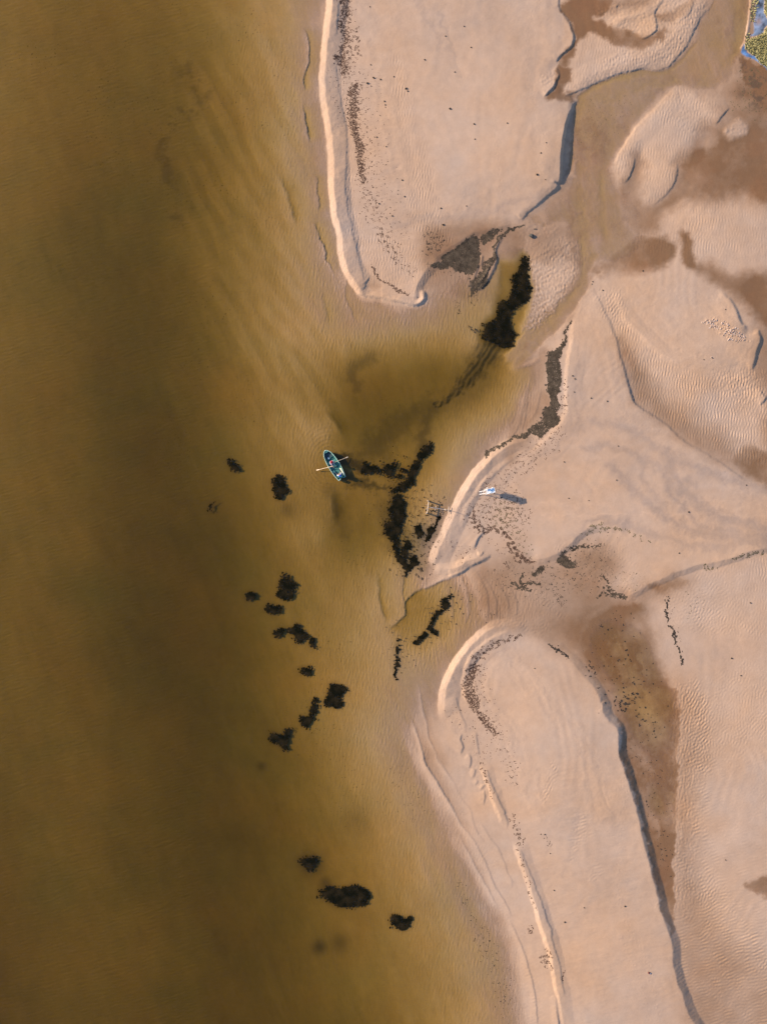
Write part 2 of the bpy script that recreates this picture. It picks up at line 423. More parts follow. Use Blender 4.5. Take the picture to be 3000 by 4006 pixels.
scarp(E((710,740),(735,880),(750,960),(775,1060),(790,1150),(830,1230),(860,1310),(950,1420)), [0.019,0.031,0.037,0.037,0.031,0.031,0.031], 26, 4, 60)
scarp(E((670,1000),(700,1080),(730,1160),(745,1240),(770,1320),(830,1400),(870,1480),(930,1570),(975,1660)), [.03,.05,.06,.06,.06,.06,.06,.06], 26, 4, 60)
scarp(K((670,20),(690,120),(750,220),(810,320),(870,430),(925,520),(990,600),(1040,700),(1080,790),(1120,880),(1170,960),(1215,1060)), [0.037,0.056,0.050,0.050,0.050,0.043,0.050,0.050,0.050,0.037], 26, 4, 60)
scarp(K((880,520),(940,640),(990,740),(1040,830),(1090,920),(1135,1000)), [0.019,0.037,0.043,0.043,0.031], 26, 4, 50)
scarp(K((1180,1040),(1230,1130),(1270,1230),(1305,1340),(1330,1440),(1345,1540),(1358,1700)), [0.031,0.050,0.056,0.062,0.062,0.056], 26, 4, 50)
scarp(K((760,60),(800,150),(860,240),(900,330),(960,410),(990,520),(1060,620)), [0.019,0.031,0.025,0.025,0.031,0.025], 26, 4, 50)
scarp(K((1010,455),(1070,560),(1120,630),(1155,700),(1180,770),(1205,830),(1195,880)), [0.019,0.031,0.037,0.037,0.037,0.025], 26, 4, 40)
scarp(E((1000,1105),(992,1150),(1008,1200),(985,1248)), [.08,.12,.12,.06], 50, 5, 15)
scarp(E((1040,1240),(1062,1270),(1060,1310),(1045,1340)), [.06,.10,.10,.05], 40, 5, 12)
scarp(E((1060,1340),(1088,1355),(1080,1385),(1060,1395)), [.05,.09,.08,.04], 30, 5, 10)
scarp(E((1085,1405),(1100,1425),(1080,1445)), [.04,.07,.04], 26, 5, 10)
scarp(E((1120,1440),(1145,1450),(1115,1475)), [.04,.08,.04], 26, 5, 10)
scarp(E((1140,1475),(1150,1530),(1145,1580)), [.05,.09,.05], 40, 5, 15)
scarp(E((1085,1090),(1100,1180),(1115,1255)), [.04,.07,.05], 40, 5, 15)
scarp(E((960,860),(985,960),(1020,1040),(1030,1090)), [.03,.06,.06,.03], 40, 5, 15)
scarp(K((1050,160),(1090,270),(1140,380),(1180,480),(1160,520)), [.04,.07,.09,.08,.04], 40, 6, 25)
scarp(K((1250,630),(1290,730),(1340,850),(1380,950),(1410,1060),(1440,1110),(1435,1150),(1470,1270),(1500,1400),(1515,1510)), [.04,.06,.07,.07,.08,.07,.07,.07,.05], 50, 5, 25)
scarp(K((1455,1490),(1470,1580),(1480,1700)), [.06,.14,.16], 40, 6, 15)
scarp(A((535,0),(525,120),(520,240)), [.05,.07,.05], 40, 5, 20)
scarp(A((512,420),(530,550),(560,720),(580,830),(585,950),(578,1100),(575,1230),(588,1285),(582,1310),(600,1400),(620,1480),(635,1560),(650,1657)) + D((310,80),(335,200),(355,280),(374,360)), [.03,.04,.04,.05,.05,.05,.05,.05,.04], 45, 5, 30)
# ripple arcs of the lower inlet
for arc in (((1050,30),(1120,100),(1160,200),(1170,310),(1150,400)), ((1200,90),(1270,190),(1305,280),(1300,370)), ((1270,130),(1330,200),(1360,290),(1335,385)),
            ((960,60),(1010,140),(1040,230),(1045,330),(1020,420)), ((880,120),(930,210),(945,310),(930,410)), ((1110,60),(1190,170),(1225,270),(1215,380))):
    scarp(E(*arc), [.02,.04,.045,.045,.02], 45, 6, 40)
ridge(D((1330,910),(1400,885),(1470,860),(1510,830)), [.02,.05,.04], 16, 12, 20)
for ln in (((1380,1340),(1410,1200),(1425,1050),(1440,960)), ((1235,1380),(1330,1330),(1370,1250),(1405,1100),(1410,1040)), ((1440,1250),(1480,1180),(1500,1100),(1515,1000))):
    scarp(D(*reversed(ln)), [.02,.035,.035,.02], 50, 5, 40)
# sunlit flanks of the bars and banks in the stream
ridge(B((360,596),(450,530),(560,470),(640,440),(780,392),(900,350),(1000,290),(1080,200),(1160,90),(1230,-40)), [.05,.10,.12,.12,.12,.12,.12,.10], 50, 46, 60)
ridge(B((1085,572),(1040,590),(960,676),(860,776),(762,898),(702,1000),(668,1090)), [.06,.12,.13,.13,.12,.08], 70, 8, 30, .5)
ridge(B((640,152),(720,120),(830,80),(925,62)), [.04,.07,.08,.05], 30, 24, 30)
ridge(C((640,278),(575,283),(540,310),(515,350),(490,400),(460,450),(430,490),(400,540),(370,570),(330,630),(260,690),(190,750),(120,820),(50,880),(5,912)), [.03,.04,.05,.055,.05,.045,.04,.035,.03,.02], 26, 6, 20, .5)
ridge(C((420,540),(398,700),(376,850),(364,1000),(360,1150),(340,1222),(270,1322),(150,1430),(50,1490)), [.05,.08,.11,.12,.12,.10,.08,.05], 60, 15, 50)
ridge(C((1180,890),(1050,850),(950,780),(860,690),(760,590),(700,480),(660,380)), [.03,.06,.07,.07,.06,.04], 20, 40, 60)
scarp(D((1270,30),(1235,90),(1217,140),(1224,185),(1213,235),(1190,285),(1150,345),(1105,395)), [.05,.12,.15,.17,.17,.15,.10], 26, 9, 20)
scarp(D((1118,170),(1105,232),(1088,290),(1075,330)), [.05,.09,.09,.05], 26, 6, 15)
scarp(D((1330,-40),(1200,-12),(1085,14),(1005,58),(935,104),(872,150),(800,205)), [.06,.12,.13,.12,.12,.10,.08], 90, 14, 30)
ridge(D((1142,160),(1130,200),(1120,240)), [.05,.08,.05], 8, 8, 10)
ridge(D((1205,200),(1170,270),(1120,330),(1090,370)), [.05,.09,.09,.05], 10, 10, 12)
LUMP = np.zeros((NY, NX), np.float32)
def lump(pts, v, feather=30):
    w, m = poly(pts, feather, 2.5)
    LUMP[w] = np.maximum(LUMP[w], v * m)
lump(B((340,610),(420,540),(560,440),(700,330),(900,320),(1000,200),(1180,20),(1290,10),(1200,150),(1140,265),(1020,415),(860,440),(640,485),(400,590)), 1.0)
lump(B((520,70),(660,20),(960,-20),(1180,-20),(1150,80),(930,220),(800,230),(640,150)), .9)
lump(B((1060,578),(1250,615),(1345,730),(1240,830),(1180,900),(1000,760),(860,800),(760,920),(690,1150),(672,1090),(760,900),(960,680)), .5)
lump(B((190,500),(280,430),(290,480),(200,590)), 1.0, 14)
lump(C((110,185),(180,120),(330,50),(410,80),(420,240),(360,420),(200,620),(60,690),(95,580),(145,420),(118,280)), 1.1)
lump(C((40,20),(180,-60),(300,0),(180,120),(90,160)), .7)
lump(C((1280,950),(1550,900),(1620,1010),(1540,1150),(1400,1080)), 1.0)
lump(E((900,1020),(1000,1080),(1080,1240),(1110,1420),(1150,1560),(1210,1540),(1130,1340),(1040,1080),(960,980)), .6)
lump(B((1388,832),(1480,784),(1522,812),(1508,868),(1440,900)), .8, 16)
lump(A((520,440),(590,600),(640,1300),(760,1657),(640,1640),(588,1290),(588,900)), .35)
lump(F((1070,20),(1170,40),(1200,700),(1180,1300),(1080,1450),(1080,700)), .6)
# pale mounds
raise_poly(C((1190,560),(1300,560),(1420,610),(1540,720),(1500,740),(1380,690),(1260,640)), .03, 60)
raise_poly(B((1070,580),(1130,590),(1250,612),(1315,665),(1350,735),(1330,790),(1240,835),(1190,905),(1160,965),(1060,1060),(1062,1130),(1035,1210),(970,1275),(880,1325),(845,1260),(850,1150),(880,1050),(850,960),(800,1010),(770,1130),(715,1200),(680,1170),(672,1080),(705,1000),(765,900),(860,780),(960,680)), .15, 90)
raise_poly(B((1150,1320),(1400,1290),(1700,1280),(1700,1600),(1500,1590),(1300,1500),(1170,1480),(1010,1510),(950,1470),(960,1400)), .14, 150)
raise_poly(B((1390,830),(1480,782),(1522,812),(1508,868),(1440,900),(1395,888)), .07, 30)
raise_poly(B((640,150),(720,110),(830,70),(920,60),(900,110),(800,140),(720,165)), .06, 30)
raise_poly(C((110,190),(200,130),(340,60),(420,100),(400,300),(280,500),(150,620),(80,640),(110,520),(145,380),(120,290)), .05, 40)
# deeper pools and runnels
raise_poly(D((1250,210),(1340,205),(1400,140),(1446,190),(1436,262),(1440,332),(1462,372),(1450,430),(1430,500),(1420,545),(1390,590),(1370,640),(1362,720),(1300,775),(1200,760),(1120,700),(1140,620),(1210,520),(1240,420),(1250,300)), -.22, 40)
CHANNEL = B((1320,-80),(1235,110),(1150,295),(1040,435),(880,458),(700,482),(520,562),(430,632),(402,760),(384,950),(374,1130),(332,1202),(252,1272),(142,1362),(85,1430),(200,1500),(330,1450),(420,1510),(440,1650)) \
    + C((440,230),(400,330),(280,500),(140,640),(40,740),(0,830),(25,900),(190,745),(330,625),(460,445),(535,310),(585,272),(640,250)) \
    + B((790,1640),(730,1430),(700,1260),(655,1100),(688,980),(768,870),(868,750),(958,650),(1040,572),(1130,575),(1260,596),(1375,520),(1420,440),(1485,300),(1540,20),(1550,-80))
setz(CHANNEL, -.024, 60, .88)
setz(C((440,60),(470,60),(490,160),(500,280),(430,400),(300,560),(150,700),(0,850),(-40,820),(60,700),(200,600),(340,450),(440,330),(455,200)), -.045, 24)
setz(C((520,150),(555,150),(530,230),(490,300),(480,260)), -.05, 14)
setz(B((880,455),(960,470),(1040,430),(1130,350),(1200,270),(1160,330),(1080,420),(990,485),(850,490),(640,540),(480,620),(440,660),(430,620),(560,545),(740,475)), -.055, 20)
setz(B((430,640),(480,640),(450,760),(410,900),(400,1050),(380,1130),(350,1150),(330,1150),(400,900),(400,760)), -.05, 24)
setz(B((440,1200),(480,1350),(500,1560),(460,1580),(430,1400),(420,1250)), -.04, 20)
setz(B((580,1100),(600,1250),(620,1500),(590,1560),(565,1400),(570,1220)), -.045, 20)
setz(B((1450,0),(1530,0),(1490,280),(1420,420),(1400,400),(1440,280)), -.05, 26)
raise_poly(E((640,250),(740,180),(860,130),(960,200),(1000,330),(900,470),(740,600),(600,560),(540,450),(630,360)), -.06, 70)
raise_poly(D((540,1560),(640,1500),(780,1420),(850,1500),(760,1657),(600,1657)), -.06, 60)
raise_poly(G((620,1000),(760,980),(880,1100),(930,1300),(980,1450),(1040,1657),(700,1657),(590,1450),(480,1300),(500,1130)), -.06, 70)
raise_poly(F((640,10),(1030,0),(1060,160),(1080,260),(1068,420),(1065,700),(1055,1000),(1050,1250),(1010,1400),(960,1250),(900,1000),(820,650),(740,380),(740,240)), -.05, 30)

# ---- soaked, damp and weed-filmed sand
wet(B((320,40),(520,-60),(660,-40),(600,90),(520,110),(620,160),(740,195),(840,235),(930,225),(975,180),(995,235),(905,292),(820,314),(720,302),(640,274),(560,224),(480,236),(430,285),(380,375),(345,440),(310,425),(330,362),(400,290),(420,230),(400,160),(345,90)), .85, 26)
wet(B((305,430),(380,455),(385,510),(340,570),(330,600),(420,596),(405,660),(330,652),(240,640),(225,612),(275,560)), .85, 24)
wet(B((540,-20),(700,-20),(900,-20),(860,40),(700,70),(560,100),(500,90)), .45, 40)
wet(B((950,120),(1000,80),(1100,40),(1170,-20),(1185,10),(1150,90),(1080,135),(1000,150)), .45, 24)
wet(B((1230,835),(1340,800),(1420,755),(1500,650),(1490,560),(1488,370),(1560,395),(1720,480),(1720,1265),(1500,1265),(1300,1305),(1150,1288),(1050,1330),(950,1400),(940,1480),(800,1540),(730,1450),(690,1260),(760,1140),(815,1010),(850,1100),(835,1250),(870,1335),(1000,1285),(1070,1180),(1075,1050),(1180,955)), .72, 60)
wet(B((1490,365),(1560,400),(1720,470),(1720,620),(1600,560),(1530,560),(1500,520)), 1.0, 22)
wet(B((1350,960),(1500,940),(1720,780),(1720,1250),(1530,1230),(1400,1130)), .85, 70)
wet(B((1080,1080),(1180,960),(1250,930),(1360,950),(1250,1050),(1130,1150)), .85, 40)
wet(B((690,1230),(760,1140),(830,1260),(860,1340),(790,1400),(740,1420)), .8, 40)
wet(C((780,50),(950,40),(1040,85),(1030,180),(940,245),(850,275),(700,262),(560,280),(530,240),(640,160)), .85, 40)
wet(C((1085,30),(1150,25),(1180,150),(1195,250),(1130,225),(1100,120)), .8, 30)
wet(C((1170,240),(1300,225),(1420,290),(1520,280),(1720,310),(1720,660),(1600,600),(1520,490),(1430,410),(1330,345)), .85, 44)
wet(C((1420,1480),(1500,1415),(1600,1425),(1720,1470),(1720,1660),(1560,1612),(1480,1550)), .95, 36)
wet(C((690,700),(800,800),(900,950),(1020,1090),(1200,1210),(1400,1330),(1560,1560),(1500,1600),(1300,1470),(1080,1335),(850,1160),(780,1080),(730,930)), .45, 60)
wet(B((1380,600),(1500,500),(1720,520),(1720,1240),(1500,1230),(1350,1180),(1280,1240),(1180,1230),(1240,1080),(1340,960),(1420,880)), .80, 120)
wet(C((1600,600),(1720,600),(1720,1400),(1620,1300),(1660,1080),(1600,1000),(1560,900)), .45, 60)
wet(G((-40,640),(200,660),(350,600),(600,560),(700,700),(600,800),(740,900),(900,820),(1100,740),(1140,800),(860,940),(900,1100),(960,1300),(1070,1657),(700,1657),(480,1330),(250,1160),(140,1080),(-60,1040),(-200,800)), .46, 80)
wet(G((300,640),(480,540),(620,580),(640,720),(520,820),(330,860),(220,760)), .5, 90)
wet(G((150,1060),(400,900),(620,880),(700,960),(560,1050),(480,1280),(300,1180)), .55, 90)
wet(G((430,1200),(480,1080),(560,990),(680,930),(800,930),(840,980),(740,1120),(620,1300),(520,1330)), 1.0, 120)
wet(G((600,980),(720,925),(840,935),(900,1100),(950,1270),(1010,1430),(1075,1657),(680,1657),(590,1470),(470,1300),(500,1110)), .95, 44)
wet(F((620,-20),(1035,-20),(1068,100),(1086,250),(1072,400),(1076,600),(1066,800),(1062,1000),(1052,1200),(1060,1400),(1062,1560),(1040,1600),(1010,1500),(960,1400),(920,1200),(860,900),(800,700),(720,440),(700,250)), .78, 16)
wet(F((1060,0),(1200,100),(1240,400),(1180,800),(1200,1200),(1300,1500),(1500,1700),(1700,1850),(1700,2240),(1250,2240),(1130,2020),(1060,1700),(1050,1400)), .36, 120)
wet(F((1515,1270),(1560,1235),(1700,1215),(1700,1340),(1600,1320)), .85, 24)
wet(G((880,820),(1050,770),(1150,780),(1100,830),(960,870)), .8, 30)
wet(E((1100,40),(1400,20),(1700,60),(1700,560),(1500,480),(1330,390),(1150,400)), .42, 60)
wet(D((800,-20),(1400,-20),(1420,160),(1460,360),(1440,520),(1300,500),(1000,470),(800,430),(760,300)), .5, 60)
wet(B((420,640),(560,560),(900,500),(1050,560),(960,670),(760,890),(690,1000),(660,1080),(720,1260),(760,1600),(80,1700),(100,1400),(310,1190),(390,800)), .30, 40)
wet(B((1300,0),(1540,0),(1500,300),(1450,540),(1300,620),(1130,590),(900,500),(1040,420),(1200,180)), .34, 40)
wet(C((-20,1500),(0,900),(200,760),(240,800),(225,930),(240,1150),(150,1270)), .5, 40)
dry(B((1388,830),(1480,780),(1524,812),(1510,870),(1440,902),(1392,890)), .8, 30)
dry(B((1225,860),(1300,840),(1330,900),(1260,990),(1225,960)), .5, 30)
# dark weed film in the troughs of the bed, dark bands by the boat
DARK = np.maximum(DARK, .95 * linemask(D((1210,745),(1170,800),(1120,870),(1080,940),(1030,1000),(960,1050),(900,1095),(840,1140)), [86,90,80,58,40,30,20], 1.0, 3) * (0.66 + 0.34 * sstep(-.9, .6, band(31, 22, 25, .35, .35))))
DARK = np.maximum(DARK, .42 * linemask(D((860,1120),(720,1180),(560,1290),(420,1420),(300,1500)), [50,90,100,90,50], 1.0, 5))
DARK = np.maximum(DARK, .35 * linemask(D((1180,800),(1100,960),(1000,1060),(850,1160)), [120,140,120,90], 1.0, 4))
DARK = np.maximum(DARK, .55 * linemask(D((840,1140),(770,1250),(760,1330),(740,1420)), [50,60,50,40], 1.0, 3))
DARK = np.maximum(DARK, .85 * linemask(R((270,310),(340,335),(420,375),(480,390),(550,405)), [30,45,40,30,14], .8, 3))  # dark band running right from the boat
DARK = np.maximum(DARK, .70 * linemask(R((300,400),(360,460),(450,480),(560,510),(640,520)), [30,34,24,20,12], 1.0, 3))
DARK = np.maximum(DARK, .40 * linemask(D((420,830),(310,880),(290,960),(310,1000)), [50,50,40], 1.0, 3))
DARK = np.maximum(DARK, .35 * linemask(R((245,560),(280,700),(330,800)), [70,80,60], 1.0, 3))  # soft dark band below the boat
DARK = np.maximum(DARK, .5 * polymask(R((560,640),(640,520),(720,560),(740,760),(900,760),(860,900),(760,1060),(680,960),(600,840)), 110, 4))
for pt, r_, v in ((K((110,835))[0], 26, .5), (K((75,1212))[0], 30, .7), (K((190,1185))[0], 40, .45), (K((30,720))[0], 50, .6), (L2((1212,1535))[0], 18, .5), (L2((1330,350))[0], 30, .4), (K((290,470))[0], 70, .2)):
    DARK = np.maximum(DARK, v * np.exp(-(((PX - pt[0]) ** 2 + (PY - pt[1]) ** 2) / (r_ * r_))))
DARK = np.maximum(DARK, .35 * linemask(L1((870,330),(920,400),(880,500),(760,640),(790,900),(800,1000)), [60,70,60,50,50,40], 1.0, 4) * sstep(-.6, 1, fbm(33, 120)))
DARK = np.maximum(DARK, .5 * polymask(B((1500,420),(1600,480),(1720,560),(1720,660),(1560,700),(1500,640)), 60, 3) * sstep(-.5, 1.2, fbm(34, 40)))
# greyish bands of painted slope shade, pale bands, painted sunlit ridge edges, vehicle tracks
LAVB = ((C((420,1290),(560,1250),(760,1290),(960,1420),(1150,1520),(1350,1600),(1657,1690)), 34, .55), (C((470,1420),(620,1400),(800,1450),(1000,1560),(1200,1650)), 26, .5), (G((640,20),(760,160),(900,290),(1050,400),(1250,470),(1700,540)), 34, .75), (G((1000,-40),(1100,180),(1260,320),(1450,400),(1700,440)), 40, .8),
        (G((420,480),(560,400),(700,400),(900,470),(1150,560),(1400,560),(1700,500)), 30, .6), (A((900,1460),(1100,1420),(1400,1400),(1650,1320),(1900,1240)), 30, .5), (A((1900,460),(1960,320),(1980,180),(1900,-20)), 34, .5))
for pts, wd, v in LAVB + ((G((860,-20),(850,80),(900,200),(1000,320),(1080,410),(1200,480),(1350,520)), 22, .55), (G((990,40),(1040,200),(1130,330),(1260,430),(1450,470),(1700,500)), 26, .7),
                   (G((1280,370),(1420,390),(1520,400),(1700,450)), 24, .6), (A((1060,0),(1090,120),(1170,200),(1200,320)), 20, .4), (A((1190,80),(1230,200),(1280,380),(1330,500)), 12, .4),
                   (F((420,800),(380,1050),(330,1200)), 16, .3), (C((960,1500),(980,1420),(1080,1450)), 22, .4)):
    LAV = np.maximum(LAV, v * linemask(pts, wd, 1.0, 3))
    c_ = Curve(pts, wd * 2, False, 3.0)
    H[c_.w] -= (.032 * v * np.exp(-(c_.d / (wd * .8)) ** 2) * sstep(0, 90, c_.t * c_.len) * sstep(0, 90, (1 - c_.t) * c_.len)).astype(np.float32)
for pts, wd, v in ((G((60,400),(150,300),(230,272),(600,282),(900,268),(1300,266),(1700,282)), 4, .6), (G((240,352),(700,352),(1200,346),(1700,362)), 4, .7), (G((300,300),(700,300),(1200,306),(1700,300)), 10, .25),
                   (G((90,410),(200,405),(255,370),(272,320),(255,280),(215,275)), 3.5, .7), (G((190,325),(205,350),(230,365),(262,352)), 3, .6),
                   (C((690,560),(800,660),(900,740),(1050,850),(1200,895),(1400,945)), 7, .5), (A((1230,60),(1300,300),(1380,560),(1400,900)), 26, .35), (A((1180,900),(1150,1000),(1160,1200),(1220,1330)), 12, .4),
                   (C((360,1150),(345,1230),(270,1330),(150,1430),(50,1500)), 7, .5), (C((385,720),(365,850),(355,1000),(360,1150)), 6, .5)):
    PALE = np.maximum(PALE, v * linemask(pts, wd, .8, 2))

# ---- fine ripples
rip(A((520,420),(580,520),(640,900),(640,1300),(720,1500),(760,1657),(640,1657),(590,1300),(585,900),(560,700)), .8, 30)
rip(A((880,380),(960,420),(1040,880),(1080,900),(1140,1100),(1170,1300),(1220,1480),(1260,1560),(1100,1600),(1000,1400),(950,1000),(900,700)), .9, 40)
rip(D((290,60),(500,30),(740,150),(720,260),(680,360),(560,340),(420,360),(350,250)), .8, 40)
rip(C((520,430),(700,420),(760,600),(900,780),(1100,900),(1400,960),(1600,900),(1657,1100),(1657,1500),(1400,1450),(1060,1290),(820,1120),(740,900),(660,650)), 1.4, 60)
rip(C((1300,940),(1560,900),(1620,1000),(1560,1160),(1400,1080)), 1.2, 50)
rip(F((1070,0),(1250,40),(1300,500),(1280,900),(1400,1300),(1657,1700),(1657,2200),(1250,2200),(1100,1900),(1060,1400),(1070,700)), 1.9, 60)
rip(F((1250,0),(1700,0),(1700,1800),(1400,1300),(1280,800)), .5, 120)
rip(F((250,430),(300,540),(240,690),(180,750),(210,560)), 1.0, 20)
rip(F((430,810),(490,830),(490,960),(430,1060),(370,1110),(410,920)), 1.0, 20)
rip(F((560,1100),(590,1180),(520,1240),(480,1220)), .6, 20)
rip(G((300,560),(660,500),(800,620),(900,780),(1200,720),(1657,640),(1657,1100),(1200,1100),(900,950),(500,820),(350,700)), .7, 80)
rip(E((600,130),(1000,60),(1400,30),(1657,300),(1500,460),(1330,400),(1100,420),(900,600),(760,720),(560,560),(500,460),(620,350)), 1.0, 60)
rip(B((330,590),(520,545),(860,450),(1010,420),(1140,270),(1300,20),(1150,60),(960,240),(820,310),(560,220),(430,290),(390,480)), .9, 40)
rip(B((1060,575),(1260,620),(1340,730),(1200,900),(1000,1270),(850,1300),(860,1100),(700,1190),(680,1000),(860,780)), .6, 40)
rip(B((1000,1400),(1300,1310),(1657,1300),(1657,1657),(1100,1657),(760,1620)), .6, 60)
rip(C((110,180),(400,20),(480,200),(380,400),(150,640),(60,620),(140,380)), .8, 40)
rip(D((760,250),(1050,280),(1200,400),(1100,650),(1250,760),(1350,900),(1500,1000),(1500,1300),(1250,1400),(900,1400),(700,900),(700,500)), .8, 80)
rip(D((0,0),(200,60),(320,400),(700,500),(800,560),(700,800),(300,900),(400,1100),(200,1250),(0,1300)), .9, 120)
rip(L1((500,200),(1400,200),(1500,900),(1657,1500),(1657,2100),(900,2100),(700,1500)), .6, 260)
rip(R((-400,-100),(500,0),(800,300),(1000,500),(950,700),(750,1100),(650,1240),(-200,1240)), .8, 160)
rip(E((0,0),(620,0),(640,300),(520,450),(560,700),(700,1000),(780,1300),(960,1600),(700,1657),(0,1657)), .7, 160)
rip(K((200,0),(680,60),(1200,1000),(1350,1666),(800,1666),(300,600)), .6, 160)

wet(B((430,640),(520,560),(740,480),(950,470),(1060,420),(1180,280),(1300,30),(1440,-20),(1340,200),(1150,430),(960,520),(720,560),(560,640),(470,780),(440,1000),(420,1200),(500,1500),(520,1700),(380,1700),(330,1250),(390,900)), .42, 40)
wet(B((560,1060),(620,1180),(700,1280),(760,1420),(820,1560),(780,1657),(560,1657),(600,1400),(560,1220)), .45, 40)
wet(B((1440,-20),(1545,-20),(1500,300),(1430,450),(1390,420),(1440,250)), .45, 24)
# bed relief in rings, imitating light bent by ripples round boat and oars
RINGS = [(1292, 1808, 42, 165, 13), (1352, 1790, 4, 60, 9), (1248, 1842, 4, 50, 9)]
for x, y, r0, r1, lam in RINGS:
    w = win(x - r1, y - r1, x + r1, y + r1)
    q = np.hypot(PX[w] - x, (PY[w] - y) * .85)
    H[w] += (.0100 * np.sin(2 * math.pi * q / lam) * sstep(r0 - 6, r0 + 8, q) * sstep(r1, r0 + .3 * (r1 - r0), q) * sstep(40, -60, PX[w] - x - 30)).astype(np.float32)

# flow lines of the stream, running with its bends
FLOW = np.zeros((NY, NX), np.float32)
def flow(pts, rad, amp, fade=60):
    c = Curve(pts, rad, False, 6.0, 30.0)
    n1, n2 = fbm(95, 500, 2.0)[c.w], fbm(96, 260, 2.0)[c.w]
    v = np.sin(c.sd / 9.0 + 3.0 * n1) * .5 + np.sin(c.sd / 15.0 + 2.5 * n2 + 1) * .8 + np.sin(c.sd / 30.0 + 2 * n1 + 2)
    k = sstep(rad, rad * .45, c.d) * sstep(0, 40, c.t * c.len) * sstep(0, 60, (1 - c.t) * c.len)
    v = v * k * .6
    FLOW[c.w] += v.astype(np.float32)
    H[c.w] += (amp * v).astype(np.float32)
flow(B((1500,-60),(1460,220),(1340,410),(1150,500),(930,500),(720,550),(520,650),(430,850),(400,1100),(440,1350),(470,1600)) + C((495,160),(500,240),(430,390),(290,570),(120,760),(10,870)), 90, .010)
flow(B((700,560),(640,700),(560,900),(540,1150),(590,1350),(620,1600)), 110, .008)
flow(B((330,30),(400,150),(420,260),(380,380),(340,480),(330,640)), 50, .006)
flow(B((600,60),(680,190),(820,260),(930,220),(970,140),(1060,90)), 40, .006)
flow(G((560,1000),(640,1100),(720,1300),(820,1657)) + F((900,300),(960,700),(1000,1100)), 120, .002)
# beach lines that echo the outline of the bars
def echo(pts, lam, depth_, amp, f0=10):
    c = Curve(pts, depth_, True, 3.0)
    ins = inside(c.p[:-1], c.x, c.y)
    nz = fbm(97, 300, 2.0)[c.w]
    v = np.sin(2 * math.pi * (c.d / lam) ** .9 + 1.2 * nz) * sstep(0, f0, c.d) * sstep(depth_, depth_ * .4, c.d) * ins
    H[c.w] += (amp * v).astype(np.float32)
DUNE = C((600,285),(760,292),(950,312),(1150,335),(1320,395),(1400,450),(1455,530),(1490,615),(1600,670),(1590,750),(1572,830),(1550,900),(1480,930),(1400,945),(1300,920),(1200,895),(1080,860),(980,790),(880,690),(790,610),(720,510),(660,400))
echo(DUNE, 38, 190, .010, 16)
w_, m_ = poly(DUNE, 230, 2); H[w_] += .14 * m_
HEAD = E((1330,470),(1230,500),(1150,560),(1090,630),(1050,720),(1040,830),(1080,930),(1160,1040),(1240,1160),(1300,1320),(1500,1700),(2050,1700),(1960,1500),(1920,1280),(1850,1130),(1730,980),(1620,850),(1500,700),(1420,560))
echo(HEAD, 34, 150, .009, 20)
TRAP = C((540,320),(440,480),(420,700),(385,900),(375,1150),(300,1310),(150,1440),(0,1500),(-100,1700),(300,1900),(900,1950),(1600,1800),(1500,1640),(1300,1500),(1080,1360),(840,1180),(770,1100),(720,900),(660,680),(590,530))
echo(TRAP, 40, 120, .008, 20)
NORTH = A((640,-100),(700,300),(760,700),(860,1100),(960,1400),(1160,1480),(1400,1450),(1600,1370),(1860,1290),(1960,1190),(1970,980),(2000,760),(2060,640),(1880,520),(1920,420),(2030,300),(2000,120),(1970,-100))
echo(NORTH, 60, 260, .010, 20)

BANK_1 = D((800,226),(860,188),(940,128),(1000,74),(1060,38),(1097,43),(1127,85),(1128,130),(1117,180),(1107,230),(1087,278),(1050,293),(1000,268),(940,252),(870,247),(820,238))
BANK_2 = D((1130,32),(1190,0),(1255,-12),(1230,30),(1195,72),(1160,112),(1138,82))
BANK_3 = D((1400,-30),(1300,0),(1262,25),(1222,85),(1197,140),(1167,200),(1137,240),(1107,290),(1077,320),(1057,380),(1072,422),(1102,402),(1152,350),(1192,280),(1212,230),(1222,180),(1217,130),(1242,90),(1292,35),(1340,5),(1420,-20))
BANK_4 = C((388,562),(370,598),(353,650),(338,700),(298,750),(263,790),(236,800),(228,850),(220,920),(228,960),(238,1040),(238,1100),(238,1150),(213,1190),(200,1230),(245,1240),(265,1230),(292,1230),(302,1190),(312,1130),(303,1080),(312,1000),(320,900),(326,800),(337,730),(357,690),(377,620))
BANK_5 = R((1657,20),(1610,60),(1545,118),(1470,168),(1400,192),(1330,228),(1270,268),(1226,305),(1240,312),(1290,280),(1350,238),(1420,208),(1490,195),(1550,165),(1600,190),(1640,150),(1690,110),(1720,40))
BANK_6 = G((125,722),(170,698),(200,700),(218,704),(212,722),(180,738),(140,740),(120,735))
BANK_7 = G((295,642),(320,628),(330,608),(352,603),(372,630),(413,660),(402,687),(350,702),(318,682))
cl_ = sstep(-1.2, .4, band(98, 26, None, .3, .6))
for p_, v in ((BANK_1, .80), (BANK_2, .55), (BANK_3, .62), (BANK_4, .78), (BANK_5, .55), (BANK_6, .6), (BANK_7, .6)):
    w_, m_ = poly(p_, 10, 3.0)
    DARK[w_] = np.maximum(DARK[w_], v * m_ * (.45 + .55 * cl_[w_]))

wet(CHANNEL, .34, 40)

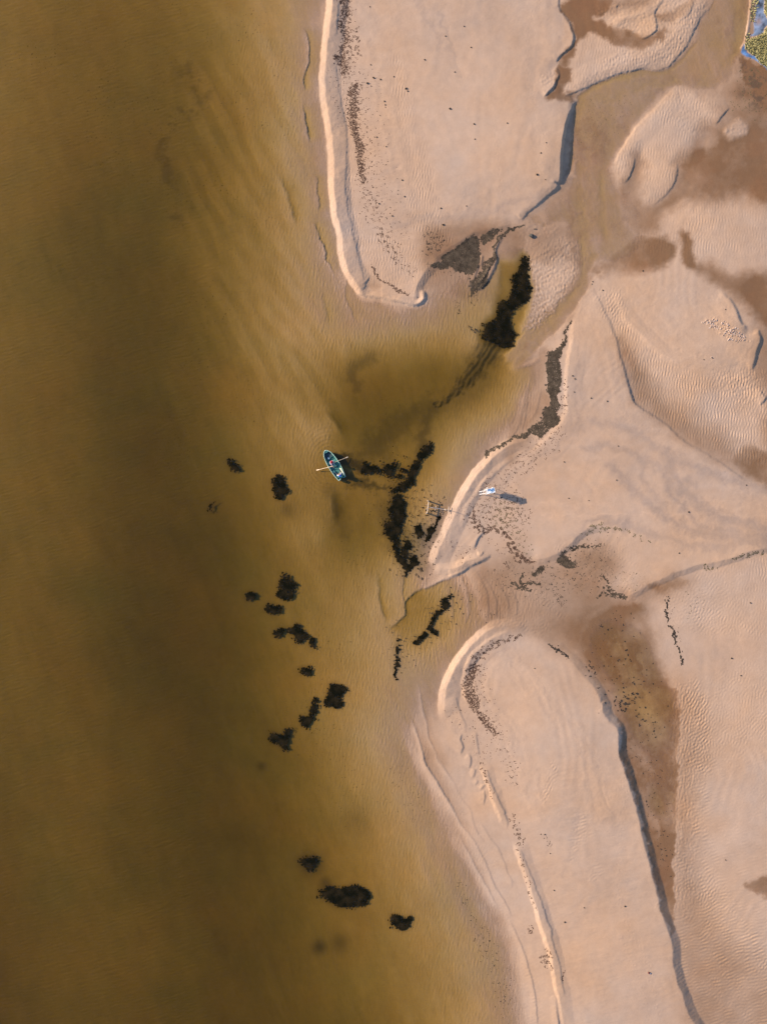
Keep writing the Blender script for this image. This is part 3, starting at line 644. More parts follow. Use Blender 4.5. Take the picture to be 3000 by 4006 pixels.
# ---- upper right corner: pond, banks and grassy ground
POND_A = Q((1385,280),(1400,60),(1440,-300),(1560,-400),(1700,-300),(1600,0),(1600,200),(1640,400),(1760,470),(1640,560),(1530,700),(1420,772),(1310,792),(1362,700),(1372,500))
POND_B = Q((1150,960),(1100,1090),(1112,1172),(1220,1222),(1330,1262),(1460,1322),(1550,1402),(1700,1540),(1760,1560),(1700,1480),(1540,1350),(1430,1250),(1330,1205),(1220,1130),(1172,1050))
GRASS_A = Q((1240,870),(1160,940),(1180,1070),(1280,1150),(1420,1240),(1510,1350),(1700,1500),(1800,1560),(1800,500),(1640,590),(1530,725),(1420,795),(1320,825))
GRASS_B = Q((1600,-300),(1610,0),(1612,200),(1650,380),(1800,480),(1900,0),(1900,-300))
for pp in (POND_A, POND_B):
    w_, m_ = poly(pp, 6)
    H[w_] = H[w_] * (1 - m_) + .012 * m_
raise_poly(GRASS_A, .12, 8)
raise_poly(GRASS_B, .12, 8)

# ---- relief noise: ripples, wind streaks, long swells of the bed
land = sstep(-.02, .10, H)
sel = sstep(-.7, .7, fbm(51, 500))
r1, r2, r3 = band(61, 11, 5, .45, .22), band(62, 12.5, 38, .5, .22), band(63, 13, 78, .45, .22)
ang = sstep(0.0, 1.0, (PY - 1200) / 3000 + .25 * fbm(52, 700) * .6)
ripl = r1 * (1 - ang) * 1.1 + r2 * (1 - np.abs(2 * ang - 1)) + r3 * ang
ripw = band(64, 11, 4, .45, .4) + .6 * band(59, 17, 12, .5, .4)
H += (RIP * (land * .0100 * ripl * (.55 + .6 * sel) + (1 - land) * sstep(-.32, -.08, H) * .0078 * ripw)).astype(np.float32)
H += (.0022 * band(65, 9.5, None, .3, .5) * (1 - .3 * land)).astype(np.float32)
H += .008 * fbm(66, 260, 1.7) * land + .003 * fbm(67, 90, 1.6, 100, 3) * land
bars = band(75, 85, -30, .30, .45)
barw = np.clip(polymask(L1((900,300),(1330,250),(1400,700),(1470,1300),(1560,1700),(1500,2000),(1250,2000),(1000,1500),(900,900)), 260, 4), 0, 1)
H += (.0130 * np.tanh(1.3 * bars) * barw * (1 - land)).astype(np.float32)
bars2 = band(76, 60, -24, .25, .45)
H += (.006 * np.tanh(1.3 * bars2) * polymask(E((500,850),(740,900),(900,1400),(1100,1900),(1250,2500),(950,2400),(600,1600)), 200, 4) * (1 - land)).astype(np.float32)
cf = blur(fbm(77, 900, 2.2, 0, 2.2), 8)
cf2 = blur(fbm(78, 700, 2.2, 60, 1.8), 8)
cmix = sstep(-.5, .5, fbm(79, 800, 2.0))
contour = np.sin(2 * math.pi * 3.4 * cf) * cmix + np.sin(2 * math.pi * 3.0 * cf2) * (1 - cmix)
H += (.0040 * contour * land).astype(np.float32)
H += (.0042 * (band(57, 13, 76, .35, .4) + .7 * band(58, 22, 70, .35, .4)) * sstep(1100, 700, PX) * (1 - land)).astype(np.float32)
streak = fbm(68, 130, 1.7, 145, 4.0)
left = sstep(1500, 1150, PX) * sstep(500, 900, PX)
H += (.004 * streak * left * (1 - land)).astype(np.float32)
H += (.003 * fbm(69, 160, 1.8, 150, 3.0) * (1 - land) * sstep(1250, 1100, PX) * sstep(0, 700, PX)).astype(np.float32)
H += (.005 * fbm(70, 60, 1.5, 160, 3) * (1 - land)).astype(np.float32)
H += (LUMP * .010 * (band(73, 15, None, .3, .45) + .5 * band(74, 24, 60, .6, .4))).astype(np.float32)
# drainage runnels on the spit's flanks
flank = np.zeros((NY, NX), np.float32)
for pts in (F((300,500),(700,520),(930,1280),(1060,1900),(600,2164),(350,1400)), A((820,500),(960,900),(1000,1500),(880,1600),(700,1000)), F((0,500),(350,1200),(560,2164),(340,2164),(150,1200))):
    w_, m_ = poly(pts, 60, 3); flank[w_] = np.maximum(flank[w_], m_)
H += (.006 * fbm(71, 50, 1.3, 80, 5.0) * flank).astype(np.float32)
# broken crust on the dune
crust = polymask(tile(2730, 1220, 220 / 1657)((100,290),(300,200),(480,170),(720,300),(980,380),(1150,600),(1400,760),(1520,880),(1250,880),(900,840),(600,600),(330,480),(200,400)), 10, 1)
cn = band(72, 10, None, .3, .5)
H += (crust * np.clip(cn - .4, 0, 2) * .06).astype(np.float32)
# foot prints
rng = np.random.default_rng(5)
def prints(pts, gap=9.0, off=4.0, depth=.05):
    p = smooth(pts, False, gap)
    for k in range(len(p) - 1):
        d = p[k + 1] - p[k]; L = np.hypot(*d) + 1e-6
        nx_, ny_ = -d[1] / L, d[0] / L
        s = off if k % 2 else -off
        x, y = p[k][0] + nx_ * s + rng.normal(0, 1.2), p[k][1] + ny_ * s + rng.normal(0, 1.2)
        w = win(x - 12, y - 12, x + 12, y + 12)
        q = ((PX[w] - x) ** 2 + (PY[w] - y) ** 2) / 9.0
        H[w] += (depth * (.45 * np.exp(-q / 4) - np.exp(-q))).astype(np.float32)
prints(F((730,570),(690,650),(640,720)), 16)
prints(F((750,650),(725,760),(712,900),(700,1060),(698,1200),(690,1330),(720,1440),(780,1580),(840,1680),(890,1790),(910,1920),(935,2060),(960,2164)), 17)
prints(F((700,1600),(760,1720),(820,1860),(870,2030),(890,2164)), 20)
prints(C((720,1190),(800,1250),(880,1285),(1000,1330)), 14)
prints(C((320,1540),(420,1565),(520,1570),(640,1555),(720,1530)), 16, 3, .03)
prints(A((1640,300),(1560,520),(1480,640)), 18, 3, .03)
prints(B((180,0),(110,180),(110,480),(150,700),(240,980)), 18, 4, .04)
prints(A((1560,920),(1580,1130),(1600,1300)), 18)

WATER_Z = 0.0
def field_at(f, x, y):
    i = np.clip((np.asarray(x) - X0) / ST, 0, NX - 1.001); j = np.clip((np.asarray(y) - Y0) / ST, 0, NY - 1.001)
    i0, j0 = np.floor(i).astype(int), np.floor(j).astype(int)
    a, b = i - i0, j - j0
    return f[j0, i0] * (1 - a) * (1 - b) + f[j0, i0 + 1] * a * (1 - b) + f[j0 + 1, i0] * (1 - a) * b + f[j0 + 1, i0 + 1] * a * b

def world_xy(x, y, z):
    """ground position seen at photograph pixel x, y for something at height z"""
    k = (1 - np.asarray(z) / CAM_H) / PXM
    return (np.asarray(x) - CX) * k, -(np.asarray(y) - CY) * k
def W(x, y, z):
    a, b = world_xy(x, y, z)
    return Vector((float(a), float(b), float(z)))
def hgt(x, y):
    return float(field_at(H, x, y))

# ---- colours of the sand, with slope shade and sky reflection painted in
SAND = np.array([.359, .2325, .151], np.float32)
wetH = sstep(.06, -.01, H) * .50 * (1 - .75 * sstep(-.02, -.09, H))
mott = fbm(81, 220, 1.6)
DAMP = 1 - (1 - np.clip(DAMP, 0, 1)) ** 1.55
dmp = np.clip(np.maximum(DAMP * (1 - .5 * sstep(-.01, -.08, H)) * (1 + .15 * fbm(82, 240, 2.0) + .04 * fbm(83, 70, 1.6)) + FLOW * .16, wetH), 0, 1)
dampf = np.array([.43, .335, .225], np.float32)
COL = SAND[None, None, :] * ((1 - dmp)[..., None] + dmp[..., None] * dampf)
tone = fbm(84, 300, 1.7)
COL *= (1 + .024 * mott + .018 * fbm(85, 30, 1.2))[..., None]
COL *= (1 + .022 * np.roll(contour, 9, 1) * land)[..., None] * (1 + (contour * land)[..., None] * np.array([.0, .006, .014], np.float32))
COL *= 1 + tone[..., None] * np.array([.014, -.006, -.035], np.float32)
rust = np.clip(fbm(86, 200, 1.6) - .4, 0, 2)
COL *= 1 + (.25 * rust * dmp * (1 - sstep(0, -.08, H)))[..., None] * np.array([.10, -.03, -.12], np.float32)
lv = np.clip(LAV + .12 * np.clip(fbm(87, 260, 1.7, 20, 2.5) - .3, 0, 1.5) * land, 0, 1) * (1 - dmp)
COL *= 1 - lv[..., None] * np.array([.27, .23, .15], np.float32)
COL *= 1 + PALE[..., None] * np.array([.10, .09, .08], np.float32)
# silt on the deeper bed
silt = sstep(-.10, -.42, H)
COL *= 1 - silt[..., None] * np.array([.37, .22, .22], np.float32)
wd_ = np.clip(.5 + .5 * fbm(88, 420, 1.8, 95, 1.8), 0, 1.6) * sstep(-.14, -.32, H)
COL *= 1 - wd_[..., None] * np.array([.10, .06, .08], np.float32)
# specks of weed lying on the bed
sd_ = sstep(1.95, 2.5, band(89, 12, None, .3, .7)) * np.clip(.35 + .8 * fbm(90, 260, 1.6), 0, 1) * sstep(.0, -.05, H)
sd_ *= np.clip(polymask(L1((100,0),(1100,0),(1400,200),(1350,900),(1100,1600),(1300,2130),(700,2130),(850,1500),(700,900),(200,700)), 300, 4)
               + polymask(E((0,300),(400,500),(650,900),(900,1600),(0,1600)), 200, 4) + polymask(R((200,0),(900,0),(900,600),(600,1200),(100,900)), 200, 4), 0, 1)
dk = np.clip(np.maximum(DARK, sd_ * .75), 0, .95)
COL = COL * (1 - dk[..., None]) + dk[..., None] * np.array([.030, .026, .018], np.float32)
for pts, c in ((POND_A, (.125, .155, .21)), (POND_B, (.07, .14, .27)), (GRASS_A, (.24, .195, .075)), (GRASS_B, (.24, .195, .075))):  # ponds: sky reflection painted as blue ground colour
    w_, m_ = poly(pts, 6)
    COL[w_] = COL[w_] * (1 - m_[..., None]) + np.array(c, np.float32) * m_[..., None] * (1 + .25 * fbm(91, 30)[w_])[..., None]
orange = np.exp(-(((PX - 2965) / 12) ** 2 + ((PY - 85) / 14) ** 2))
COL = COL * (1 - .6 * orange[..., None]) + .6 * orange[..., None] * np.array([.30, .17, .10], np.float32)
COL = np.clip(COL, .004, .8).astype(np.float32)

# ---- the ground mesh: the raster and wide rings out to the horizon
ring = [150, 500, 1500, 6000, 30000, 100000]
xs = np.concatenate([[X0 - r for r in ring[::-1]], GX, [GX[-1] + r for r in ring]])
ys = np.concatenate([[Y0 - r for r in ring[::-1]], GY, [GY[-1] + r for r in ring]])
nr = len(ring)
HP = np.pad(H, nr, mode='edge'); CP = np.pad(COL, ((nr, nr), (nr, nr), (0, 0)), mode='edge'); WP = np.pad(dmp, nr, mode='edge')
XX, YY = np.meshgrid(xs, ys)
wx, wy = world_xy(XX, YY, HP)
ny, nx = HP.shape
co = np.stack([wx, wy, HP], -1).reshape(-1, 3).astype(np.float32)
idx = np.arange(ny * nx, dtype=np.int32).reshape(ny, nx)
quad = np.stack([idx[1:, :-1], idx[1:, 1:], idx[:-1, 1:], idx[:-1, :-1]], -1).reshape(-1, 4)

def mesh_from(name, co, faces, mats, mat_idx=None, smooth_=True):
    me = bpy.data.meshes.new(name)
    k = faces.shape[1]
    me.vertices.add(len(co)); me.vertices.foreach_set('co', np.ascontiguousarray(co, np.float32).ravel())
    me.loops.add(faces.size); me.loops.foreach_set('vertex_index', np.ascontiguousarray(faces, np.int32).ravel())
    me.polygons.add(len(faces)); me.polygons.foreach_set('loop_start', np.arange(0, faces.size, k, dtype=np.int32))
    me.polygons.foreach_set('use_smooth', np.full(len(faces), smooth_))
    for m_ in (mats if isinstance(mats, (list, tuple)) else [mats]):
        me.materials.append(m_)
    if mat_idx is not None:
        me.polygons.foreach_set('material_index', np.ascontiguousarray(mat_idx, np.int32))
    me.update(calc_edges=True)
    me.validate()
    return me

gm = bpy.data.materials.new('beach_sand')
gm.use_nodes = True
nt = gm.node_tree
pb = nt.nodes['Principled BSDF']
at = nt.nodes.new('ShaderNodeAttribute'); at.attribute_name = 'sand_colour'
tc = nt.nodes.new('ShaderNodeTexCoord')
gn = nt.nodes.new('ShaderNodeTexNoise'); gn.inputs['Scale'].default_value = 9.0; gn.inputs['Detail'].default_value = 6; gn.inputs['Roughness'].default_value = .7
mr = nt.nodes.new('ShaderNodeMapRange'); mr.inputs['From Min'].default_value = .25; mr.inputs['From Max'].default_value = .75
mr.inputs['To Min'].default_value = .94; mr.inputs['To Max'].default_value = 1.06
vm = nt.nodes.new('ShaderNodeVectorMath'); vm.operation = 'SCALE'
bp = nt.nodes.new('ShaderNodeBump'); bp.inputs['Strength'].default_value = .10; bp.inputs['Distance'].default_value = .02
nt.links.new(tc.outputs['Object'], gn.inputs['Vector'])
nt.links.new(gn.outputs['Fac'], mr.inputs['Value'])
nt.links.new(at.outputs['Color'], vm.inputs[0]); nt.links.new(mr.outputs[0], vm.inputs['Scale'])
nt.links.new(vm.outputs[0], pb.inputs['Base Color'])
nt.links.new(gn.outputs['Fac'], bp.inputs['Height']); nt.links.new(bp.outputs['Normal'], pb.inputs['Normal'])
rr = nt.nodes.new('ShaderNodeMapRange'); rr.inputs['To Min'].default_value = .95; rr.inputs['To Max'].default_value = .6
wa = nt.nodes.new('ShaderNodeAttribute'); wa.attribute_name = 'wetness'
nt.links.new(wa.outputs['Fac'], rr.inputs['Value']); nt.links.new(rr.outputs[0], pb.inputs['Roughness'])
pb.inputs['Specular IOR Level'].default_value = .25

gme = mesh_from('beach', co, quad, gm)
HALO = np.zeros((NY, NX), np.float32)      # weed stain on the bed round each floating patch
wa_ = gme.attributes.new('wetness', 'FLOAT', 'POINT')
wa_.data.foreach_set('value', np.ascontiguousarray(WP, np.float32).ravel())
ground = bpy.data.objects.new('beach', gme)
SC.collection.objects.link(ground)
ground['kind'] = 'structure'
ground['category'] = 'beach'
ground['label'] = 'pale sand flats, spits and the shallow sea bed'

# ---- the water: a clear brown body that swallows blue first, with a faint sky reflection
wm = bpy.data.materials.new('peaty_water')
wm.use_nodes = True
nt = wm.node_tree
nt.nodes.remove(nt.nodes['Principled BSDF'])
out = nt.nodes['Material Output']
tr = nt.nodes.new('ShaderNodeBsdfTransparent'); gl = nt.nodes.new('ShaderNodeBsdfGlossy'); gl.inputs['Roughness'].default_value = .06
lw = nt.nodes.new('ShaderNodeLayerWeight'); lw.inputs['Blend'].default_value = .5
pw = nt.nodes.new('ShaderNodeMath'); pw.operation = 'POWER'; pw.inputs[1].default_value = 5
sc_ = nt.nodes.new('ShaderNodeMath'); sc_.operation = 'MULTIPLY_ADD'; sc_.inputs[1].default_value = .97; sc_.inputs[2].default_value = .02
mx = nt.nodes.new('ShaderNodeMixShader')
wnz = nt.nodes.new('ShaderNodeTexNoise'); wnz.inputs['Scale'].default_value = 2.2; wnz.inputs['Detail'].default_value = 4
wtc = nt.nodes.new('ShaderNodeTexCoord')
wb = nt.nodes.new('ShaderNodeBump'); wb.inputs['Strength'].default_value = .3; wb.inputs['Distance'].default_value = .05
nt.links.new(wtc.outputs['Object'], wnz.inputs['Vector']); nt.links.new(wnz.outputs['Fac'], wb.inputs['Height'])
nt.links.new(wb.outputs['Normal'], gl.inputs['Normal'])
nt.links.new(lw.outputs['Facing'], pw.inputs[0]); nt.links.new(pw.outputs[0], sc_.inputs[0])
nt.links.new(sc_.outputs[0], mx.inputs['Fac']); nt.links.new(tr.outputs[0], mx.inputs[1]); nt.links.new(gl.outputs[0], mx.inputs[2])
nt.links.new(mx.outputs[0], out.inputs['Surface'])
va = nt.nodes.new('ShaderNodeVolumeAbsorption')
va.inputs['Density'].default_value = 3.9
va.inputs['Color'].default_value = (.722, .634, .03, 1)
nt.links.new(va.outputs[0], out.inputs['Volume'])
bm = bmesh.new()
r_ = 3000.0
vs = [bm.verts.new((x, y, z)) for z in (WATER_Z, -9.0) for x, y in ((-r_, -r_), (r_, -r_), (r_, r_), (-r_, r_))]
for f in ((0, 1, 2, 3), (7, 6, 5, 4), (0, 4, 5, 1), (1, 5, 6, 2), (2, 6, 7, 3), (3, 7, 4, 0)):
    bm.faces.new([vs[k] for k in f])
wme = bpy.data.meshes.new('water'); bm.to_mesh(wme); bm.free()
wme.materials.append(wm)
water = bpy.data.objects.new('water', wme)
SC.collection.objects.link(water)
water['kind'] = 'structure'
water['category'] = 'water'
water['label'] = 'brown clear shallow water over the sand'

# ------------------------------------------------------------------ things
def link(o, parent=None):
    SC.collection.objects.link(o)
    if parent is not None:
        o.parent = parent
    return o

def tag(o, label, cat, group=None, kind=None):
    if label: o['label'] = label
    if cat: o['category'] = cat
    if group: o['group'] = group
    if kind: o['kind'] = kind
    return o

def thing(name, label, cat, loc=(0, 0, 0), rotz=0.0, group=None):
    o = bpy.data.objects.new(name, None)
    o.empty_display_size = .2
    link(o)
    o.location = loc; o.rotation_euler = (0, 0, rotz)
    return tag(o, label, cat, group)

class MB:
    """collects solids in one mesh"""
    def __init__(s):
        s.bm = bmesh.new()
    def box(s, c, size, rot=None, bevel=0.0):
        r = bmesh.ops.create_cube(s.bm, size=1.0)
        v = r['verts']
        bmesh.ops.scale(s.bm, vec=size, verts=v)
        if bevel:
            e = list({e for x in v for e in x.link_edges})
            rb = bmesh.ops.bevel(s.bm, geom=e, offset=bevel, segments=2, affect='EDGES', profile=.5)
            v = list({x for f in rb['faces'] for x in f.verts} | {x for x in v if x.is_valid})
        if rot is not None:
            bmesh.ops.rotate(s.bm, verts=v, cent=(0, 0, 0), matrix=rot)
        bmesh.ops.translate(s.bm, verts=v, vec=c)
        return s
    def tube(s, pts, rad, seg=8, cap=True):
        pts = [Vector(p) for p in pts]
        rads = rad if isinstance(rad, (list, tuple)) else [rad] * len(pts)
        rings = []
        up = Vector((0, 0, 1))
        for i, p in enumerate(pts):
            d = (pts[min(i + 1, len(pts) - 1)] - pts[max(i - 1, 0)]).normalized()
            a = d.cross(up)
            if a.length < 1e-3:
                a = d.cross(Vector((1, 0, 0)))
            a.normalize(); b = a.cross(d)
            rings.append([s.bm.verts.new(p + rads[i] * (math.cos(t) * a + math.sin(t) * b)) for t in (2 * math.pi * k / seg for k in range(seg))])
        for r0, r1 in zip(rings, rings[1:]):
            for k in range(seg):
                s.bm.faces.new((r0[k], r0[(k + 1) % seg], r1[(k + 1) % seg], r1[k]))
        if cap:
            s.bm.faces.new(rings[0][::-1]); s.bm.faces.new(rings[-1])
        return s
    def lathe(s, prof_, c=(0, 0, 0), seg=16, scale=(1, 1, 1)):
        rings = []
        for r, z in prof_:
            rings.append([s.bm.verts.new((c[0] + scale[0] * r * math.cos(t), c[1] + scale[1] * r * math.sin(t), c[2] + z)) for t in (2 * math.pi * k / seg for k in range(seg))])
        for r0, r1 in zip(rings, rings[1:]):
            for k in range(seg):
                s.bm.faces.new((r0[k], r0[(k + 1) % seg], r1[(k + 1) % seg], r1[k]))
        s.bm.faces.new(rings[0][::-1]); s.bm.faces.new(rings[-1])
        return s
    def prism(s, outline, z0, z1):
        a = [s.bm.verts.new((x, y, z0)) for x, y in outline]; b = [s.bm.verts.new((x, y, z1)) for x, y in outline]
        n_ = len(a)
        s.bm.faces.new(a[::-1]); s.bm.faces.new(b)
        for k in range(n_):
            s.bm.faces.new((a[k], a[(k + 1) % n_], b[(k + 1) % n_], b[k]))
        return s
    def build(s, name, m, parent=None, smooth_=False):
        bmesh.ops.recalc_face_normals(s.bm, faces=s.bm.faces)
        me = bpy.data.meshes.new(name)
        s.bm.to_mesh(me); s.bm.free()
        for m_ in (m if isinstance(m, (list, tuple)) else [m]):
            me.materials.append(m_)
        if smooth_:
            me.shade_smooth()
        return link(bpy.data.objects.new(name, me), parent)

# ---- weed: little crumpled leaf heaps scattered inside an outline
M_BLACK = mat('black_waterweed', (.005, .005, .003), .8, .0, noise=((.020, .014, .007), .8, .42, .72))
M_MAT = mat('grey_brown_weed', (.034, .024, .015), .8, .1, noise=((.080, .057, .036), 1.2, .35, .7))
M_BROWN = mat('red_brown_wrack', (.042, .022, .014), .8, .1, noise=((.095, .050, .030), 2.0, .35, .7))
M_GREEN = mat('olive_beach_plants', (.060, .050, .020), .8, .2, noise=((.12, .085, .04), 2.0, .35, .7))
M_DARKBIT = mat('dark_weed_bits', (.022, .017, .012), .8, .1, noise=((.045, .034, .026), 2.0, .35, .7))

RNG = np.random.default_rng(77)
CLUMP = {lam: band(500 + lam, lam, None, .3, .55) for lam in (12, 22, 40)}

def heaps(x, y, rad, hgt_, zbase=None, long_=1.6):
    """one mesh's worth of small flat cones: co, tris"""
    n_ = len(x)
    k = 6
    ang0 = RNG.uniform(0, 2 * np.pi, n_)
    st = RNG.uniform(1.0, long_, n_)
    th = np.linspace(0, 2 * np.pi, k, endpoint=False)[None, :] + RNG.uniform(-.4, .4, (n_, k))
    rr_ = rad[:, None] * RNG.uniform(.55, 1.3, (n_, k))
    lx, ly = rr_ * np.cos(th) * st[:, None], rr_ * np.sin(th) / st[:, None] ** .6
    ca, sa = np.cos(ang0)[:, None], np.sin(ang0)[:, None]
    rx, ry = x[:, None] + lx * ca - ly * sa, y[:, None] + lx * sa + ly * ca
    z0 = field_at(H, x, y) if zbase is None else zbase
    long_ = long_
    zr = (field_at(H, rx, ry) if zbase is None else np.repeat(zbase[:, None], k, 1)) - .004
    ax = x + rad * RNG.uniform(-.3, .3, n_); ay = y + rad * RNG.uniform(-.3, .3, n_)
    az = z0 + hgt_ * RNG.uniform(.4, 1.4, n_)
    X = np.concatenate([rx, ax[:, None]], 1); Y = np.concatenate([ry, ay[:, None]], 1); Z = np.concatenate([zr, az[:, None]], 1)
    wx_, wy_ = world_xy(X, Y, Z)
    co_ = np.stack([wx_, wy_, Z], -1).reshape(-1, 3)
    base = (np.arange(n_) * (k + 1))[:, None]
    j = np.arange(k)
    tri = np.stack([base + (j + 1) % k, base + j, np.broadcast_to(base + k, (n_, k))], -1).reshape(-1, 3)
    return co_, tri

def pick(mask_w, density, lam=22, thr=-.4, rag=.5):
    """random points where the mask, roughened by clumpy noise, is set; density per 100 square pixels"""
    w, m = mask_w
    x0, x1 = GX[w[1].start], GX[min(w[1].stop, NX) - 1]; y0, y1 = GY[w[0].start], GY[min(w[0].stop, NY) - 1]
    n_ = int((x1 - x0) * (y1 - y0) / 100 * density)
    x, y = RNG.uniform(x0, x1, n_), RNG.uniform(y0, y1, n_)
    f = np.zeros((NY, NX), np.float32); f[w] = m
    mv = field_at(f, x, y); nv = field_at(CLUMP[lam], x, y)
    ok = (mv > .02) & (mv + rag * .5 * np.clip(nv, -1.6, 1.6) > .5) & (nv > thr) & (RNG.uniform(0, 1, n_) < .3 + .7 * mv)
    return x[ok], y[ok]

def lmask(pts, width, soft=.9):
    ws = width if isinstance(width, (list, tuple)) else [width]
    c = Curve(pts, max(ws) + 4, False, 2.0)
    wd = prof(c.t, ws) if len(ws) > 1 else ws[0]
    return c.w, sstep(1.0, 1.0 - soft, c.d / wd)

def weed(name, mask_w, m, label, cat='seaweed', density=10.0, rad=(2.5, 5.0), height=.05, float_=False, lam=22, thr=-3.0, rag=.6, kind=None, group=None):
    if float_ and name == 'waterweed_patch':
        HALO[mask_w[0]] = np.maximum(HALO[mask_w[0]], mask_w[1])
    x, y = pick(mask_w, density, lam, thr, rag)
    if len(x) == 0:
        return None
    r = rad[0] * .8 + (rad[1] * 1.12 - rad[0] * .8) * RNG.uniform(0, 1, len(x)) ** 1.9
    h_ = height * r / rad[1]
    zb = None
    if float_:
        zb = np.maximum(field_at(H, x, y), WATER_Z - .004) + RNG.uniform(.003, .012, len(x))
    co_, tri = heaps(x, y, r, h_, zb)
    cen = co_.mean(0)
    me = mesh_from(name, co_ - cen, tri, m, None, True)
    o = link(bpy.data.objects.new(name, me))
    o.location = cen
    return tag(o, label, cat, group, kind)

def mat_(pts, f=6):
    return poly(pts, f, 2.5)
FL = dict(float_=True, density=34.0, rad=(1.1, 3.6), height=.010, lam=12, rag=.85)
def wat(pts, label, f=7, **k):
    weed('waterweed_patch', mat_(pts, f * 1.5 + 3), M_BLACK, label, 'waterweed', group='dark weed patches in the shallow water', **{**FL, **k})
wat(L2((1280,192),(1300,192),(1318,222),(1325,262),(1320,288),(1302,300),(1280,292),(1270,262),(1268,222)), 'black oval weed patch in open water left below the rowing boat')
wat(L2((1300,655),(1322,646),(1336,668),(1372,684),(1362,710),(1360,740),(1342,770),(1320,767),(1300,747),(1282,727),(1300,712),(1290,680)), 'ragged black weed patch with a hooked left side, largest of the upper left cluster')
wat(L2((1228,790),(1246,780),(1258,795),(1280,800),(1300,784),(1308,800),(1298,822),(1270,834),(1245,827),(1230,810)), 'U shaped dark weed patch below the ragged hooked patch')
wat(L2((1266,905),(1285,898),(1300,890),(1315,900),(1310,922),(1290,934),(1270,927)), 'small dark weed patch left of the round black patch')
wat(L2((1330,888),(1350,893),(1370,883),(1397,887),(1418,905),(1421,932),(1406,952),(1380,960),(1356,947),(1350,922),(1338,915)), 'round black weed patch with a wisp at its upper left')
wat(L2((1418,953),(1440,943),(1457,963),(1458,982),(1434,980)), 'small dark weed scrap at the lower right of the round patch')
wat(L2((1391,1080),(1420,1076),(1442,1081),(1442,1112),(1415,1120),(1390,1113)), 'small square dark weed patch alone in brown water')
wat(L2((1520,1165),(1545,1153),(1575,1163),(1605,1169),(1602,1192),(1582,1222),(1577,1252),(1550,1264),(1508,1254),(1500,1225),(1515,1200)), 'big black weed patch with ragged upper edge, squarish block')
wat(L2((1455,1248),(1469,1253),(1467,1285),(1450,1320),(1441,1347),(1415,1357),(1388,1337),(1386,1303),(1412,1306),(1430,1300),(1440,1265)), 'crescent shaped dark weed patch below left of the squarish block')
wat(L2((1452,1215),(1470,1216),(1472,1232),(1458,1240),(1448,1228)), 'tiny dark weed spot above the crescent patch', 5)
wat(L2((1253,1383),(1275,1388),(1302,1393),(1325,1368),(1357,1370),(1347,1400),(1332,1420),(1337,1457),(1318,1462),(1293,1437),(1268,1432),(1248,1415)), 'blurred Y shaped dark weed patch, lowest of the left cluster', 10, thr=-.9)
wat(L2((1056,112),(1076,119),(1097,140),(1107,158),(1095,167),(1078,152),(1066,137)), 'thin slanting dark weed scrap far left of the boat', 6)
wat(L2((1132,735),(1160,726),(1180,740),(1174,762),(1150,760)), 'faint weed scrap left of the ragged hooked patch', 6, rag=.4)
wat(L2((969,320),(989,321),(990,350),(971,354)), 'small faint weed scrap far out in deep brown water', 6)
wat(K((68,880),(100,873),(130,853),(190,863),(250,860),(300,858),(352,866),(375,890),(368,930),(343,962),(290,978),(250,988),(208,972),(150,957),(98,932),(68,912)), 'long black oval weed patch, largest one near the bottom')
wat(K((488,1045),(510,1018),(537,1023),(557,1050),(580,1055),(568,1040),(590,1033),(613,1045),(608,1082),(582,1097),(545,1115),(508,1102),(480,1087)), 'black weed patch with notched upper right edge near the bottom')
wat(K((-40,690),(0,683),(30,688),(62,715),(40,742),(0,738),(-30,720)), 'blurred dark weed patch above the long black oval', 14, thr=-.9)
# the bay and the pool behind the spit
wat(D((1380,190),(1400,163),(1420,153),(1442,172),(1440,230),(1432,290),(1437,340),(1452,368),(1452,430),(1422,472),(1382,502),(1342,512),(1322,540),(1317,580),(1332,620),(1343,670),(1338,712),(1312,742),(1270,753),(1218,742),(1178,717),(1148,692),(1143,660),(1158,620),(1198,580),(1228,530),(1238,490),(1288,450),(1308,400),(1338,350),(1343,300),(1378,250)), 'large black weed bed filling the golden pool between the sand spits', 5, density=20)
wat(R((885,222),(860,225),(835,245),(810,280),(795,320),(770,350),(750,380),(735,420),(715,450),(690,480),(665,510),(640,530),(615,552),(660,552),(702,532),(732,502),(767,482),(777,442),(802,422),(812,382),(832,322),(857,300),(868,260)), 'long slanting black weed bed right of the rowing boat', 8)
wat(R((570,360),(600,345),(618,352),(640,340),(655,330),(658,370),(637,392),(630,430),(610,452),(592,440),(572,410)), 'ragged dark weed patch between the boat and the long slanting bed', 9)
wat(R((425,402),(445,375),(460,360),(500,368),(548,400),(540,420),(500,418),(450,425)), 'dark weed patch nearest the stern of the rowing boat', 9)
wat(R((690,392),(710,388),(728,402),(715,414),(695,410)), 'tiny dark weed scrap touching the long slanting bed', 6)
wat(R((648,440),(670,425),(690,430),(685,455),(660,460)), 'small weed scrap below the ragged patch beside the boat', 7)
wat(R((640,578),(680,563),(707,600),(722,640),(717,700),(702,752),(690,792),(672,830),(667,880),(692,920),(722,960),(732,1010),(752,1058),(720,1067),(698,1020),(678,980),(668,930),(638,880),(608,840),(588,800),(588,750),(618,710),(638,680),(622,640)), 'tall black weed bed running down towards the point of the middle spit', 9)
wat(R((700,880),(740,848),(762,880),(742,920),(757,950),(735,972),(708,930)), 'dark weed patch right of the lower end of the tall bed', 9)
wat(R((868,752),(900,740),(925,672),(944,668),(950,700),(920,742),(899,800),(874,850),(846,860),(856,800)), 'narrow dark weed patch under the wooden frame', 6, rag=.4)
wat(R((788,770),(822,758),(824,832),(800,852)), 'small dark weed patch between tall bed and narrow patch', 6, rag=.4)
